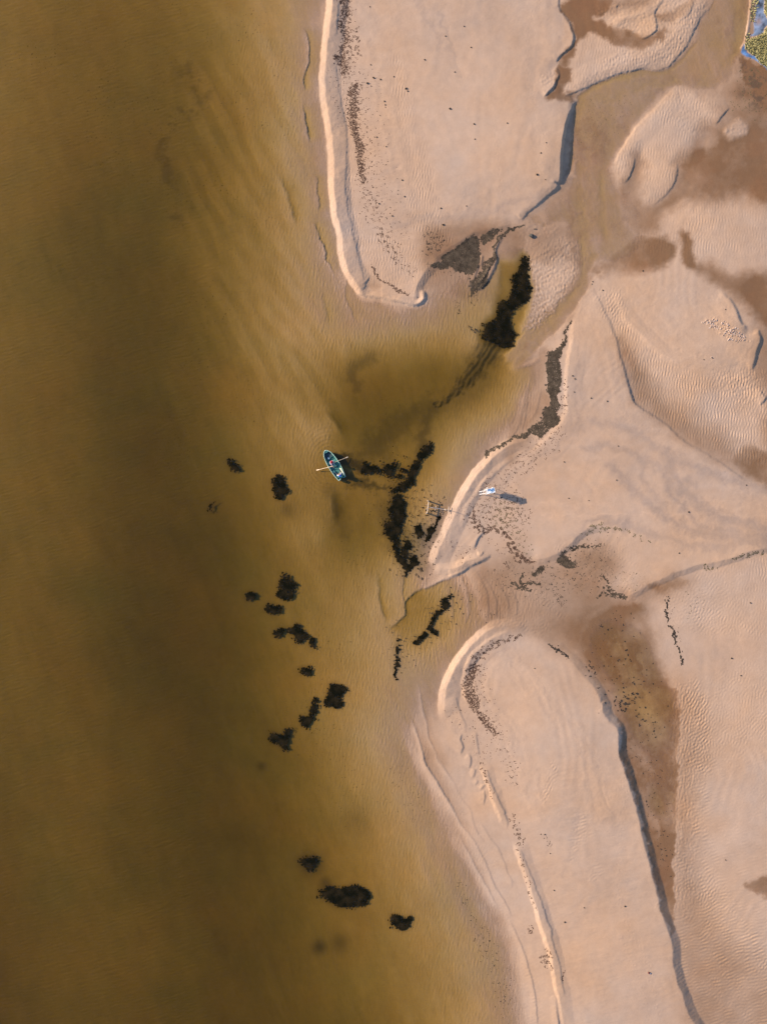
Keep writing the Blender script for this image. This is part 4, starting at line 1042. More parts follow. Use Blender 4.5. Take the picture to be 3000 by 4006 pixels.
wat(R((758,982),(792,948),(803,1000),(772,1042),(728,1062),(745,1010)), 'loose brown weed patch off the point of the middle spit', 8, rag=.4)
wat(E((873,240),(895,226),(920,233),(963,224),(930,252),(922,292),(895,307),(873,282)), 'dark weed tuft in the golden inlet, uppermost of its trail', 10, thr=-1.2)
weed('waterweed_patch', lmask(E((868,310),(842,340),(826,370),(800,400),(790,422),(820,445),(826,460)), 13), M_BLACK, 'crooked thin trail of dark weed in the golden inlet', 'waterweed', group='dark weed patches in the shallow water', **{**FL, 'rag': .25})
weed('waterweed_patch', lmask(E((775,470),(745,495),(715,520),(690,525)), 15), M_BLACK, 'small dark weed scrap at the lower end of the inlet trail', 'waterweed', group='dark weed patches in the shallow water', **{**FL, 'rag': .25})
weed('waterweed_patch', lmask(E((590,500),(588,570),(585,650),(582,720),(590,760)), 8), M_BLACK, 'thin vertical line of dark weed at the mouth of the inlet', 'waterweed', group='dark weed patches in the shallow water', **{**FL, 'thr': .1})

# ---- weed banks washed up on the sand
LD = dict(density=36.0, rad=(1.4, 3.6), height=.028, lam=12, rag=.5)
def bank(mask_w, label, m=None, **k):
    weed('weed_bank', mask_w, m or M_MAT, label, 'weed bank', group='weed banks stranded on the sand', **{**LD, **k})
bank(mat_(BANK_1, 6), 'dark triangular weed bank at the tip of the upper spit')
bank(mat_(BANK_2, 6), 'small dark weed bank between the triangle and the curved strip', thr=-.9)
bank(mat_(BANK_3, 6), 'narrow curved weed strip right of the triangular bank', thr=-1.0)
bank(mat_(BANK_4, 6), 'long dark weed strip along the inner shore of the bay, upper stretch')
bank(mat_(BANK_5, 6), 'thin dark weed strip along the bay, lower tail of the long strip', thr=-1.1)
bank(mat_(BANK_6, 9), 'small flat dark weed bank below the grey curved sand edge')
bank(mat_(BANK_7, 12), 'grey square weed bank directly under the curved sand edge', thr=-1.1)
bank(lmask(G((62,738),(52,778),(90,806),(130,795),(150,782),(172,806),(198,812)), 10), 'wavy S shaped weed line on the damp sand')
bank(lmask(G((8,800),(40,820),(90,830),(120,845)), 15), 'speckled weed bank left below the S shaped line', thr=-.4)
bank(lmask(G((372,575),(400,558),(450,552),(510,548),(575,552)), 13), 'speckled dark weed line right of the curved sand edge', thr=-.1)
bank(lmask(G((605,735),(618,790),(648,842),(700,882),(742,886)), 8), 'hooked weed line below the pale rippled mound', thr=-.6)
bank(lmask(G((590,820),(640,862),(690,886),(560,876)), 9), 'second short weed line beside the hooked line', thr=-.4)
bank(lmask(G((1006,965),(1018,1040),(1040,1092),(1060,1160),(1080,1222),(1104,1290),(1108,1338)), 6), 'thin straight weed line on the right hand flats, green grey', M_DARKBIT)
bank(lmask(G((1030,880),(1015,915),(1010,950)), 10), 'short speckled weed line above the thin straight line', M_DARKBIT, thr=0)
bank(lmask(G((245,1190),(290,1212),(330,1245),(365,1275)), 6), 'short dark weed line at the head of the lower spit', M_DARKBIT)

# ---- wrack lines and scattered litter, uncountable
ST_ = dict(kind='stuff', density=6.0, rad=(1.0, 2.5), height=.018, lam=22)
def litter(mask_w, label, m=None, **k):
    d_ = k.get('density', 6.0)
    k['density'] = d_ * (2.0 if d_ < 5 else 3.2)
    if 'rad' in k:
        k['rad'] = (k['rad'][0] * .7, k['rad'][1] * .75)
    weed('seaweed_litter', mask_w, m or M_BROWN, label, **{**ST_, **k})
litter(lmask(A((570,-60),(570,40),(580,80),(558,150),(565,200),(577,260),(570,330),(563,400),(575,455)), 24), 'red brown wrack line at the top of the beach', density=12, thr=-.6, lam=12)
litter(lmask(A((570,-60),(590,60),(590,130),(610,330),(580,470)), 34), 'loose brown wrack beside the line at the top', density=5, thr=.1)
litter(lmask(A((505,375),(540,375),(512,415)), 11), 'small brown wrack heap on the grey bank', density=12)
litter(lmask(A((660,185),(666,250),(655,300),(666,365)), 13), 'short brown wrack line at the top of the beach', density=7, thr=0)
litter(lmask(A((650,560),(632,640),(625,750),(645,840),(660,920),(675,1000),(686,1090),(700,1170)), [22, 36, 40, 33, 30, 26, 20, 14]), 'dense red brown wrack line along the upper beach', density=15, lam=12, thr=-.9)
litter(lmask(A((610,500),(640,650),(690,850),(720,1000),(720,1200),(740,1330)), 60), 'wrack scattered around the dense line', density=2.4, thr=.2, rag=.9)
litter(lmask(A((690,1150),(740,1300),(790,1400),(830,1500),(900,1640)), [20, 40, 50, 50, 40]), 'wrack trail on the spit', density=3.2, thr=.3, rag=.9)
litter(lmask(A((720,560),(760,900),(800,1200),(900,1500)), 90), 'sparse brown bits on the rippled sand', density=.8, thr=.2, rag=1.2, m=M_DARKBIT)
litter(lmask(A((500,480),(520,650),(560,830)), 22), 'sparse bits on the grey bank', density=1.2, thr=.2, rag=1.2)
litter(lmask(D((430,215),(435,260),(455,300),(505,342),(555,362),(590,382),(620,398),(665,408)), 8), 'thin curved wrack line near the spit tip', density=15, lam=12, thr=-1)
litter(lmask(D((480,20),(560,140),(620,220),(690,270)), [20, 36, 30, 20]), 'wrack specks before the spit tip', density=4, thr=.3, rag=.9)
litter(lmask(D((790,100),(850,100),(800,40)), 40), 'dark specks at the weed triangle', density=5, thr=.2, m=M_DARKBIT)
litter(lmask(D((800,240),(900,250),(1040,300)), 24), 'specks at the foot of the triangle', density=1.6, thr=.1, m=M_DARKBIT)
litter(lmask(D((1060,440),(1085,470),(1100,400)), 24), 'specks below the curved strip', density=3, thr=.1, m=M_DARKBIT)
litter(lmask(D((970,470),(985,510),(995,540)), 14), 'small specks in the shallow bay', density=4, m=M_DARKBIT)
litter(lmask(D((1040,630),(1070,650),(1110,650)), 10), 'dark specks left of the big black bed', density=4, m=M_DARKBIT, float_=True)
litter(lmask(D((1150,600),(1150,680),(1250,560)), 18), 'dark fringe of the big black weed bed', density=4, m=M_BLACK, float_=True, thr=.4)
litter(poly(R((1260,490),(1400,375),(1530,225),(1700,120),(1740,180),(1650,280),(1550,360),(1450,460),(1330,530)), 60, 3), 'brown litter behind the beach bank', density=3.2, thr=.0, rag=.9)
litter(poly(R((1110,700),(1180,620),(1250,565),(1330,540),(1480,600),(1520,700),(1460,810),(1410,890),(1330,800),(1200,790)), 80, 3), 'brown litter around the watch tower', density=4.2, thr=-.1, rag=.9)
litter(lmask(R((1160,690),(1178,755),(1220,795),(1280,775),(1340,795),(1390,842),(1400,900),(1450,955),(1540,985)), 20), 'dense dark wrack line by the curved hollow', density=11, thr=-.3)
litter(poly(R((1340,600),(1420,640),(1400,760),(1310,760),(1300,660)), 60, 3), 'olive beach plants below the watch tower', density=4.5, thr=-.2, rag=.8, m=M_GREEN)
litter(poly(R((1020,850),(1100,880),(1180,920),(1120,960),(1040,950)), 40, 3), 'specks on the grey bank of the point', density=2.4, thr=.3)
litter(lmask(R((1370,1000),(1390,1030),(1400,1040)), 14), 'dark specks in the damp sand below the point', density=5)
litter(lmask(R((1300,860),(1330,930),(1300,900)), 30), 'sparse specks by the hollow', density=1.4, thr=.2)
litter(lmask(E((1390,480),(1300,500),(1220,530),(1150,582),(1100,635),(1075,690)), [12, 20, 24, 24, 26, 28]), 'wrack line round the head of the lower spit', density=9, thr=-.1)
litter(lmask(E((1075,690),(1050,760),(1052,830),(1072,900),(1100,960),(1150,1020),(1190,1070),(1222,1112)), [32, 36, 36, 36, 32, 28, 22, 16]), 'dense wrack line on the lower spit', density=14, thr=-.7, lam=12)
litter(lmask(E((1120,640),(1100,800),(1160,950),(1240,1120),(1290,1240),(1350,1400)), [50, 60, 60, 46, 40, 36]), 'loose wrack beside the dense line', density=2.2, thr=.3, rag=1)
litter(lmask(E((940,960),(1000,1000),(1100,1160),(1180,1260)), 40), 'sparse wrack on the lower beach', density=1.5, thr=.4, rag=1)
litter(lmask(K((1035,130),(1060,230),(1100,330)), 10), 'brown wrack on the low lower bank', density=5, thr=0)
litter(lmask(K((1215,440),(1255,600),(1270,590)), 16), 'brown wrack beside the shelly bank', density=5, thr=.1)
litter(lmask(K((1240,640),(1300,850),(1345,1000)), 8), 'thin wrack on the shelly bank', density=5, thr=.2)
litter(lmask(K((1320,1105),(1305,1130),(1325,1120)), 14), 'small brown wrack heap on the lower shelf', density=7, thr=-.2)
litter(lmask(K((1400,1215),(1430,1270),(1360,1275),(1440,1330)), 12), 'brown wrack heap at the shelly bank foot', density=9, thr=-.2)
litter(lmask(K((1520,1360),(1525,1400)), 8), 'brown wrack just beyond the shelly bank', density=8)
litter(lmask(K((1000,1100),(1100,1320),(1150,1450),(1170,1600)), [50, 60, 60, 50]), 'bits on the shallow bed off the lower beach', density=1.7, thr=.3, rag=1, m=M_DARKBIT)
litter(lmask(K((900,850),(950,960),(980,1050)), 30), 'sparse dark bits on the shallow lower bed', density=1.5, thr=.3, m=M_DARKBIT)
litter(poly(G((330,640),(480,520),(640,560),(640,700),(540,800),(330,840),(200,760)), 90, 4), 'specks on the damp middle flats', density=1.8, thr=.2, rag=1.2, m=M_DARKBIT)
litter(poly(G((-160,730),(60,690),(300,700),(330,860),(100,880),(-100,820)), 70, 4), 'dark specks around the S shaped line', density=1.6, thr=.3, rag=1.2, m=M_DARKBIT)
litter(lmask(G((290,870),(320,900),(350,930)), 18), 'specks south of the S line', density=3, m=M_DARKBIT)
litter(lmask(G((0,540),(40,600),(120,650)), 16), 'dense brown wrack by the curved sand edge', density=10, thr=-.3)
litter(poly(G((-60,380),(40,400),(130,560),(110,640),(20,560)), 50, 3), 'thin wrack above the sand edge', density=2.6, thr=.2, m=M_GREEN)
litter(lmask(G((470,480),(560,450),(640,440),(760,470),(900,530)), [14, 18, 14, 12, 10]), 'olive plants along the curved sand edge', density=6, thr=-.1, m=M_GREEN)
litter(lmask(G((640,440),(720,455),(820,490)), 16), 'olive specks at the end of the curved edge', density=3, thr=.2, m=M_GREEN)
litter(lmask(G((1720,580),(1640,600),(1560,615),(1430,640)), 12), 'olive weed fringe under the long sand edge', density=9, thr=-.1, m=M_GREEN)
litter(lmask(G((1260,690),(1275,720),(1320,690)), 12), 'weed tufts hanging from the sand edge', density=8, thr=0, m=M_GREEN)
litter(lmask(G((580,760),(640,780),(600,860)), 40), 'specks about the hooked line', density=2.2, thr=.2, m=M_DARKBIT)
litter(poly(G((700,740),(800,740),(840,800),(720,840)), 50, 3), 'faint olive specks on the pale mound', density=1.4, thr=.2, m=M_GREEN)
litter(poly(G((1120,880),(1220,880),(1200,1020),(1130,1010)), 50, 3), 'faint specks on the flats', density=.9, thr=.2, m=M_GREEN)
litter(lmask(G((1015,900),(1050,1060),(1100,1250)), 26), 'specks along the thin weed line', density=1.6, thr=.2, m=M_DARKBIT)
litter(poly(G((560,1090),(780,1040),(860,1250),(960,1500),(1000,1657),(640,1657),(560,1440),(500,1300)), 60, 4), 'dark bits lying in the shallow pool', density=.5, rad=(1.6, 4.2), thr=.9, rag=1.2, m=M_DARKBIT, float_=True)
litter(poly(G((760,1440),(840,1440),(830,1600),(740,1600)), 40, 4), 'denser dark bits in the pool', density=1.2, rad=(1.6, 4.2), thr=.7, m=M_DARKBIT, float_=True)
litter(poly(F((840,150),(980,180),(970,290),(900,310),(840,230)), 40, 4), 'dark bits in the lower pool', density=1.8, rad=(1.6, 4.2), thr=.6, m=M_DARKBIT, float_=True)
litter(lmask(F((650,90),(800,40),(690,120)), 24), 'dark bits by the long cliff', density=3, rad=(2.0, 4.6), thr=.4, m=M_DARKBIT, float_=True)
litter(lmask(F((760,320),(840,420),(920,600),(960,800),(1000,1150)), [40, 60, 60, 50, 40]), 'sparse bits along the pool', density=.7, thr=.5, rag=1.2, m=M_DARKBIT, float_=True)
litter(poly(G((480,1330),(560,1330),(560,1400),(500,1400)), 20, 3), 'dark clumps by the cliff', density=3, rad=(1.6, 4), thr=.2, m=M_DARKBIT, float_=True)
litter(poly(B((480,680),(620,660),(760,690),(720,800),(600,860),(480,900),(460,780)), 80, 4), 'dark seeds in the stream sand', density=1.1, rad=(1.2, 2.4), thr=.2, rag=1.2, m=M_GREEN)
litter(poly(B((1490,480),(1580,420),(1657,480),(1657,700),(1560,760),(1470,700)), 60, 4), 'dark tufts on the wet sand in the upper right', density=1.8, rad=(1.6, 3.6), thr=.2, rag=1.2, m=M_GREEN)
litter(poly(R((640,560),(760,500),(930,600),(930,900),(780,1060),(680,1000),(620,800)), 90, 4), 'weed bits around the beds in the bay', density=1.5, thr=.4, rag=1.2, m=M_BLACK, float_=True)
litter(poly(R((560,330),(700,330),(740,480),(620,480)), 60, 4), 'weed bits by the boat beds', density=1.0, thr=.5, rag=1.2, m=M_BLACK, float_=True)
litter(poly(E((560,420),(700,440),(1000,180),(1160,330),(1000,330),(720,560),(580,700)), 80, 4), 'weed bits in the golden inlet', density=.8, thr=.6, rag=1.2, m=M_DARKBIT, float_=True)
litter(lmask(E((730,40),(722,110),(780,110)), 8), 'wrack at the point of the spit', density=8, thr=-.1, m=M_DARKBIT)
litter(poly(C((300,760),(360,1000),(360,1150),(280,1240),(310,1000)), 20, 3), 'red brown bits beside the long weed strip', density=4, thr=0)
litter(lmask(C((230,800),(218,900),(232,1050),(232,1150),(150,1280)), 7), 'ragged edge of the long strip', density=6, thr=0, m=M_DARKBIT)
litter(poly(F((0,380),(40,400),(60,520),(20,620),(-40,560)), 50, 3), 'sparse dark wrack on the lower spit', density=1.6, thr=.3, m=M_DARKBIT)
litter(lmask(F((20,880),(55,970),(70,1010)), 16), 'brown wrack on the upper shelly bank', density=4, thr=.2)
litter(lmask(F((190,930),(225,960),(240,1010)), 14), 'few dark specks on the lower spit', density=2.5, m=M_DARKBIT)

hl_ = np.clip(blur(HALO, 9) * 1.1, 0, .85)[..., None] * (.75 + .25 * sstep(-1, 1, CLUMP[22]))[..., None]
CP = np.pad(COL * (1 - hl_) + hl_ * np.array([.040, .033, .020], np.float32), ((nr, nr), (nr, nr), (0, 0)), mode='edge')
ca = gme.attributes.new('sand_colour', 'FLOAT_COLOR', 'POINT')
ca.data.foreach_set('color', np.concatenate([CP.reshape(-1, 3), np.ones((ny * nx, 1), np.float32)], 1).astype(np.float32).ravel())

# ---- single weed tufts, stones and litter on the sand
def tuft_mesh(seed, m, r=.16, n_=16, h=.13):
    rg = random.Random(seed)
    mb = MB()
    for k in range(n_):
        a = rg.uniform(0, 2 * math.pi); q = rg.uniform(.2, 1) * r
        p0 = Vector((rg.uniform(-.35, .35) * r, rg.uniform(-.35, .35) * r, -.01))
        p2 = Vector((q * math.cos(a), q * math.sin(a), rg.uniform(.01, .5) * h))
        p1 = (p0 + p2) / 2 + Vector((0, 0, rg.uniform(.5, 1) * h))
        mb.tube([p0, p1, p2], [r * .22, r * .26, r * .06], 5)
    o = mb.build('weed_tuft', m)
    return o
TUFT_LABEL = 'small dark weed tuft lying alone on the pale sand'
protos = [tuft_mesh(s, M_DARKBIT) for s in (1, 2, 3)]
tuft_pts = A((765,505),(725,540),(810,515),(745,420),(975,575),(985,592),(835,657),(840,680),(1258,705),(1290,468),(1395,308),(1350,172),(1230,235),(1420,902),(1365,1335),(1215,1457),(1630,798),(785,890),(845,950),(885,1400),(800,1320),(740,44),(1415,805),(1200,1350),(1095,388),(895,497),(950,1168),(965,1275)) \
    + B((225,925),(165,1133),(190,992),(220,1165)) + C((1385,515),(620,1110),(340,1503),(515,1090),(405,1050),(395,945),(410,965),(520,350),(590,390),(525,335),(850,265),(1245,840),(1300,830),(690,1400)) \
    + G((1147,337),(370,248),(1085,603),(500,262),(680,130),(1520,162),(1425,1285),(1485,1397),(1547,925),(150,1350)) + F((735,1400),(250,1058),(215,935),(1385,1100),(470,1410),(275,1297),(345,1503))
for k, (x, y) in enumerate(tuft_pts):
    o = protos[k] if k < 3 else link(protos[k % 3].copy())
    big = 1.2 if k in (0, 1, 8, 4, 15, 29) else random.Random(k).uniform(.55, .95)
    o.location = W(x, y, hgt(x, y)); o.rotation_euler = (0, 0, random.Random(k).uniform(0, 6.28)); o.scale = (big, big, big * .8)
    tag(o, TUFT_LABEL, 'weed tuft', 'single weed tufts on the sand')

M_MUD = mat('dark_mud', (.045, .042, .038), .9, .1, noise=((.11, .09, .07), 5.0, .35, .7), bump=.4, bscale=14)
def boulder(name, pt, r, seed, label, cat, m, squash=.7):
    rg = np.random.default_rng(seed)
    bm = bmesh.new()
    bmesh.ops.create_icosphere(bm, subdivisions=3, radius=1)
    ph = rg.uniform(0, 6, (6, 3))
    for v in bm.verts:
        d = v.co.copy()
        s = sum(math.sin(d.x * (2 + i) + ph[i][0]) * math.sin(d.y * (2 + i) + ph[i][1]) * math.sin(d.z * (2 + i) + ph[i][2]) / (1 + i * .5) for i in range(6))
        v.co = d * (1 + .28 * s)
        v.co.z *= squash
        v.co *= r
    me = bpy.data.meshes.new(name); bm.to_mesh(me); bm.free(); me.materials.append(m)
    o = link(bpy.data.objects.new(name, me))
    o.location = W(pt[0], pt[1], hgt(*pt) + r * squash * .45)
    return tag(o, label, cat)
boulder('mud_clod', (2079, 922), .28, 3, 'dark boulder like mud clod on the fan of pink sand', 'clod', M_MUD, .8)
boulder('driftwood_chip', (2093, 896), .14, 5, 'short dark driftwood chip above the mud clod', 'driftwood', M_MUD, .35).scale = (1.6, .5, 1)
M_RED = mat('faded_red_plastic', (.09, .022, .016), .6, .3, noise=((.16, .05, .04), 8.0, .4, .6))
M_GREYP = mat('grey_plastic', (.30, .29, .31), .5, .3, noise=((.2, .2, .22), 8.0, .4, .6))
t = thing('flotsam_crate', 'small dark red and grey piece of flotsam on the lower spit', 'flotsam', W(2538, 3806, hgt(2538, 3806)), math.radians(-30))
MB().box((-.06, 0, .07), (.24, .20, .14), bevel=.02).build('red_body', M_RED, t)
MB().box((.13, .01, .05), (.14, .22, .10), bevel=.02).build('grey_lid', M_GREYP, t)

# broken sand crust on the dune
M_CRUST = mat('pale_sand_crust', (.38, .27, .205), .95, .1, noise=((.44, .33, .26), 2.0, .35, .65), bump=.3, bscale=18)
cx_, cy_ = [], []
for (x, y, s, n_) in [(480,250,90,16),(420,340,80,16),(300,300,110,14),(150,320,40,5),(380,450,60,10),(720,340,80,12),(870,380,50,8),(560,430,120,14),(900,560,120,14),(800,650,90,10),(930,800,60,10),(1140,640,110,12),(1290,760,90,12),(1260,830,60,8),(1100,840,60,6),(420,1330,50,6),(1000,600,200,14)]:
    for _ in range(n_):
        cx_.append(2730 + (x + RNG.normal(0, s * .6)) * 220 / 1657); cy_.append(1220 + (y + RNG.normal(0, s * .35)) * 220 / 1657)
cx_, cy_ = np.array(cx_), np.array(cy_)
co_, tri = heaps(cx_, cy_, RNG.uniform(1.4, 4.0, len(cx_)), RNG.uniform(.06, .16, len(cx_)), None, 1.5)
cen = co_.mean(0)
o = link(bpy.data.objects.new('sand_rubble', mesh_from('sand_rubble', co_ - cen, tri, M_CRUST, None, False)))
o.location = cen
tag(o, 'broken pieces of pale sand crust on the round dune', 'sand crust', None, 'stuff')

# marsh grass beside the pond
M_GRASS = mat('marsh_grass', (.24, .20, .075), .9, .1, noise=((.38, .32, .14), .9, .3, .7))
gx_, gy_ = [], []
for pm, dn in ((GRASS_A, 26), (GRASS_B, 26), (Q((1320,0),(1400,-100),(1460,60),(1400,270),(1370,470),(1280,470)), 10), (Q((1210,700),(1290,700),(1240,860),(1160,930)), 10)):
    x, y = pick(poly(pm, 5, 1.0), dn, 12, -3, .3)
    gx_.append(x); gy_.append(y)
gx_, gy_ = np.concatenate(gx_), np.concatenate(gy_)
n_ = len(gx_)
a = RNG.uniform(0, 6.28, n_); hh = RNG.uniform(.04, .20, n_); wd = RNG.uniform(.05, .11, n_)
zz = field_at(H, gx_, gy_)
bx, by = world_xy(gx_, gy_, zz)
v0 = np.stack([bx - wd * np.cos(a), by - wd * np.sin(a), zz - .01], -1)
v1 = np.stack([bx + wd * np.cos(a), by + wd * np.sin(a), zz - .01], -1)
lean = RNG.normal(0, .16, (n_, 2))
v2 = np.stack([bx + lean[:, 0], by + lean[:, 1], zz + hh], -1)
co_ = np.stack([v0, v1, v2], 1).reshape(-1, 3)
tri = np.arange(n_ * 3).reshape(-1, 3)
cen = co_.mean(0)
o = link(bpy.data.objects.new('marsh_grass', mesh_from('marsh_grass', co_ - cen, tri, M_GRASS, None, False)))
o.location = cen
tag(o, 'olive marsh grass around the small blue pond', 'grass', None, 'stuff')

# ------------------------------------------------------------------ the wooden frame at the water's edge
M_WOOD = mat('bleached_wood', (.42, .31, .21), .8, .2, noise=((.54, .41, .30), 6.0, .3, .7), bump=.2, bscale=30)
M_WOODG = mat('weathered_grey_wood', (.24, .22, .21), .85, .2, noise=((.36, .33, .31), 6.0, .3, .7), bump=.2, bscale=30)
J = lambda x, y: (1650 + x * 120 / 1657, 1900 + y * 120 / 1657)
fo = W(*J(300, 1160), 0)
fr = thing('jetty_frame', 'bleached wooden jetty frame standing in the shallows at the sand bank', 'jetty frame', fo)
def jp(x, y, z):
    px_, py_ = J(x, y)
    return W(px_, py_, z) - fo
def bed(x, y):
    return hgt(*J(x, y)) - .15
for (x, y) in ((320, 820), (235, 1488)):
    MB().tube([jp(x, y, bed(x, y)), jp(x, y, .55), jp(x, y, 1.02)], [.085, .075, .07], 10).build('post', M_WOOD, fr)
for (x, y) in ((252, 1040), (224, 1262)):
    p = MB().tube([jp(x, y, bed(x, y)), jp(x, y, .80)], [.05, .045], 8).build('short_post', M_WOOD, fr)
for (x0, y0, x1, y1) in ((252, 1042, 335, 1050), (224, 1264, 305, 1275)):
    MB().tube([jp(x0, y0, .66), jp(x1, y1, .66)], .02, 6).build('tie_rod', M_WOODG, fr)
MB().tube([jp(372, 850, .72), jp(285, 1475, .72)], .06, 8).build('crossbeam', M_WOOD, fr)
for (x, y) in ((372, 870), (288, 1455)):
    MB().tube([jp(x, y, bed(x, y)), jp(x, y, .70)], .04, 8).build('beam_leg', M_WOODG, fr)
MB().tube([jp(345, 1165, .64), jp(750, 1215, .52), jp(1160, 1278, .40)], .035, 8).build('walkway_rail', M_WOODG, fr)
MB().tube([jp(1145, 1275, .42), jp(1275, 1296, .40), jp(1370, 1305, .38)], [.03, .07, .03], 8).build('rail_end', M_WOOD, fr)
MB().tube([jp(1268, 1250, .40), jp(1276, 1340, .40)], .05, 8).build('rail_cleat', M_WOOD, fr)
MB().tube([jp(1272, 1296, bed(1272, 1296)), jp(1272, 1296, .38)], .03, 8).build('rail_leg', M_WOODG, fr)
MB().tube([jp(758, 1125, .48), jp(722, 1315, .48)], .03, 8).build('trestle_bar', M_WOODG, fr)
for (x, y) in ((758, 1122), (722, 1317)):
    MB().tube([jp(x, y, bed(x, y)), jp(x, y, .62)], [.045, .05], 8).build('trestle_post', M_WOOD, fr)

mo = W(*J(1440, 1305), 0)
ms = thing('marker_post', 'thin marker post with a low crossbar on the bright sand bank', 'marker post', mo)
def mp(x, y, z):
    px_, py_ = J(x, y)
    return W(px_, py_, z) - mo
MB().tube([mp(1440, 1305, hgt(*J(1440, 1305)) - .2), mp(1440, 1305, 1.0), mp(1440, 1305, 1.62)], [.035, .03, .025], 8).build('mast', M_WOODG, ms)
MB().tube([mp(1452, 1135, .34), mp(1425, 1495, .34)], .05, 8).build('crossbar', M_WOOD, ms)

# ------------------------------------------------------------------ the watch tower
M_WHITE = mat('white_painted_steel', (.78, .74, .70), .5, .3, noise=((.66, .62, .58), 5.0, .35, .65))
M_PANEL = mat('pale_grey_panel', (.55, .55, .55), .6, .3, noise=((.45, .46, .48), 4.0, .3, .7))
M_ROOF = mat('blue_roof_with_white_patches', (.055, .15, .29), .45, .4, noise=((.74, .74, .70), 2.6, .50, .60))  # blue with irregular white patches
tx, ty = 1860 + 452 * .1328, 1880 + 300 * .1328
tb = hgt(tx, ty)
RZ = math.radians(11.6)
tw_o = W(tx, ty, 2.3); tw_o.z = tb
tw = thing('watch_tower', 'small white watch tower with blue and white roof on the weed littered sand', 'watch tower', tw_o, RZ)
RX, RY, RH = .50, .33, 2.32
roof = MB().box((0, 0, RH), (2 * RX - .06, 2 * RY - .06, .03)).build('roof', M_ROOF, tw)
fmb = MB()
for sx in (-1, 1):
    fmb.box((sx * (RX - .02), 0, RH + .005), (.04, 2 * RY, .06))
for sy in (-1, 1):
    fmb.box((0, sy * (RY - .02), RH + .005), (2 * RX - .08, .04, .06))
fmb.build('roof_rim', M_WHITE, roof)
for sx in (-1, 1):
    for sy in (-1, 1):
        MB().tube([(sx * (RX + .05), sy * (RY + .05), -.15), (sx * (RX - .06), sy * (RY - .06), 2.30)], .03, 8).build('leg', M_WHITE, tw)
for sy in (-1, 1):
    MB().tube([(-RX, sy * RY, .25), (RX - .04, sy * (RY - .03), .95)], .018, 6).build('brace', M_WHITE, tw)
MB().box((0, 0, .98), (2 * RX - .06, 2 * RY - .06, .05)).build('platform', M_PANEL, tw)
MB().box((RX - .085, 0, 1.62), (.025, 2 * RY - .20, 1.22)).build('back_panel', M_PANEL, tw)
for sy in (-1, 1):
    MB().box((.02, sy * (RY - .085), 1.55), (2 * RX - .24, .025, 1.08)).build('side_panel', M_PANEL, tw)
MB().box((.12, 0, 1.38), (.40, 2 * RY - .22, .05)).build('bench', M_PANEL, tw)
ld = MB()
for sy in (-1, 1):
    ld.tube([(-RX - 1.0, sy * .19, -.05), (-RX + .02, sy * .19, 1.06)], .028, 8)
ladder = ld.build('ladder', M_WHITE, tw)
for k in range(6):
    f = k / 5
    if k == 0: f = .03
    MB().tube([(-RX - 1.0 + f * .98, -.19, -.05 + f * 1.06), (-RX - 1.0 + f * .98, .19, -.05 + f * 1.06)], .012, 6).build('rung', M_WHITE, ladder)
def hoop(x0, x1, out_):
    n_ = 10
    return [(x0 + (x1 - x0) * i / n_, RY + out_ * math.sin(math.pi * i / n_), 1.75 - .45 * abs(2 * i / n_ - 1) ** 2) for i in range(n_ + 1)]
MB().tube(hoop(-RX - .02, -RX + .36, .20), .024, 8).build('grab_rail', M_WHITE, tw)
MB().tube(hoop(.22, .44, .10), .024, 8).build('grab_rail', M_WHITE, tw)

# ------------------------------------------------------------------ the rowing boat
M_HULL = mat('green_boat_paint', (.045, .19, .155), .45, .4, noise=((.07, .24, .19), 2.5, .35, .7))
M_RIM = mat('pale_green_gunwale', (.42, .54, .40), .5, .4, noise=((.30, .46, .35), 4.0, .35, .7))
M_FLOOR = mat('dark_green_boards', (.038, .14, .118), .7, .3, noise=((.055, .18, .15), 5.0, .35, .7))
M_DARKIN = mat('dark_bow_locker', (.022, .042, .052), .7, .3, noise=((.036, .062, .072), 5.0, .35, .7))
M_BENCH = mat('green_bench_paint', (.05, .17, .14), .5, .4, noise=((.07, .20, .165), 4.0, .35, .7))
M_OAR = mat('varnished_oar', (.62, .42, .24), .5, .4, noise=((.72, .54, .34), 5.0, .35, .7))
bow = (1272.4, 1763.2); stn = (1338.4, 1872.6)
bcx, bcy = (bow[0] + stn[0]) / 2, (bow[1] + stn[1]) / 2
BL = math.hypot(bow[0] - stn[0], bow[1] - stn[1]) / PXM
bang = math.atan2(-(bow[1] - stn[1]), bow[0] - stn[0])
bo = W(bcx, bcy, .3); bo.z = 0
BM = Matrix.Translation(bo) @ Matrix.Rotation(bang, 4, 'Z')
boat = thing('rowing_boat', 'green wooden rowing boat with pale rim and two people aboard', 'rowing boat', bo, bang)
HB = BL / 2
ST_T = [0, .02, .05, .10, .16, .24, .34, .45, .56, .68, .80, .90, 1.0]
ST_W = [.04, .20, .34, .50, .60, .68, .75, .79, .80, .77, .71, .64, .555]
NS = 17
def station(t, hw, inset, zb, zg):
    x = HB - t * BL
    pts = []
    for k in range(NS):
        u = -1 + 2 * k / (NS - 1)
        s = abs(u)
        y = math.copysign((hw - inset) * min(1, (s / .62) ** .9 * .86 if s < .62 else .86 + .14 * (s - .62) / .38), u) if s else 0.0
        z = zb + (0.02 * s if s < .62 else (zg - zb) * ((s - .62) / .38) ** .9 + .012)
        xx = x
        if t > .98:
            xx += .16 * max(0, 1 - abs(y) / .24) ** .6
        pts.append(Vector((xx, y, z)))
    return pts
def sheer(t):
    return .40 + .16 * (1 - t) ** 2.2 + .03 * t
hb = bmesh.new()
outer = [[hb.verts.new(p) for p in station(t, w, 0, -.13 + .20 * max(0, .12 - t) / .12, sheer(t))] for t, w in zip(ST_T, ST_W)]
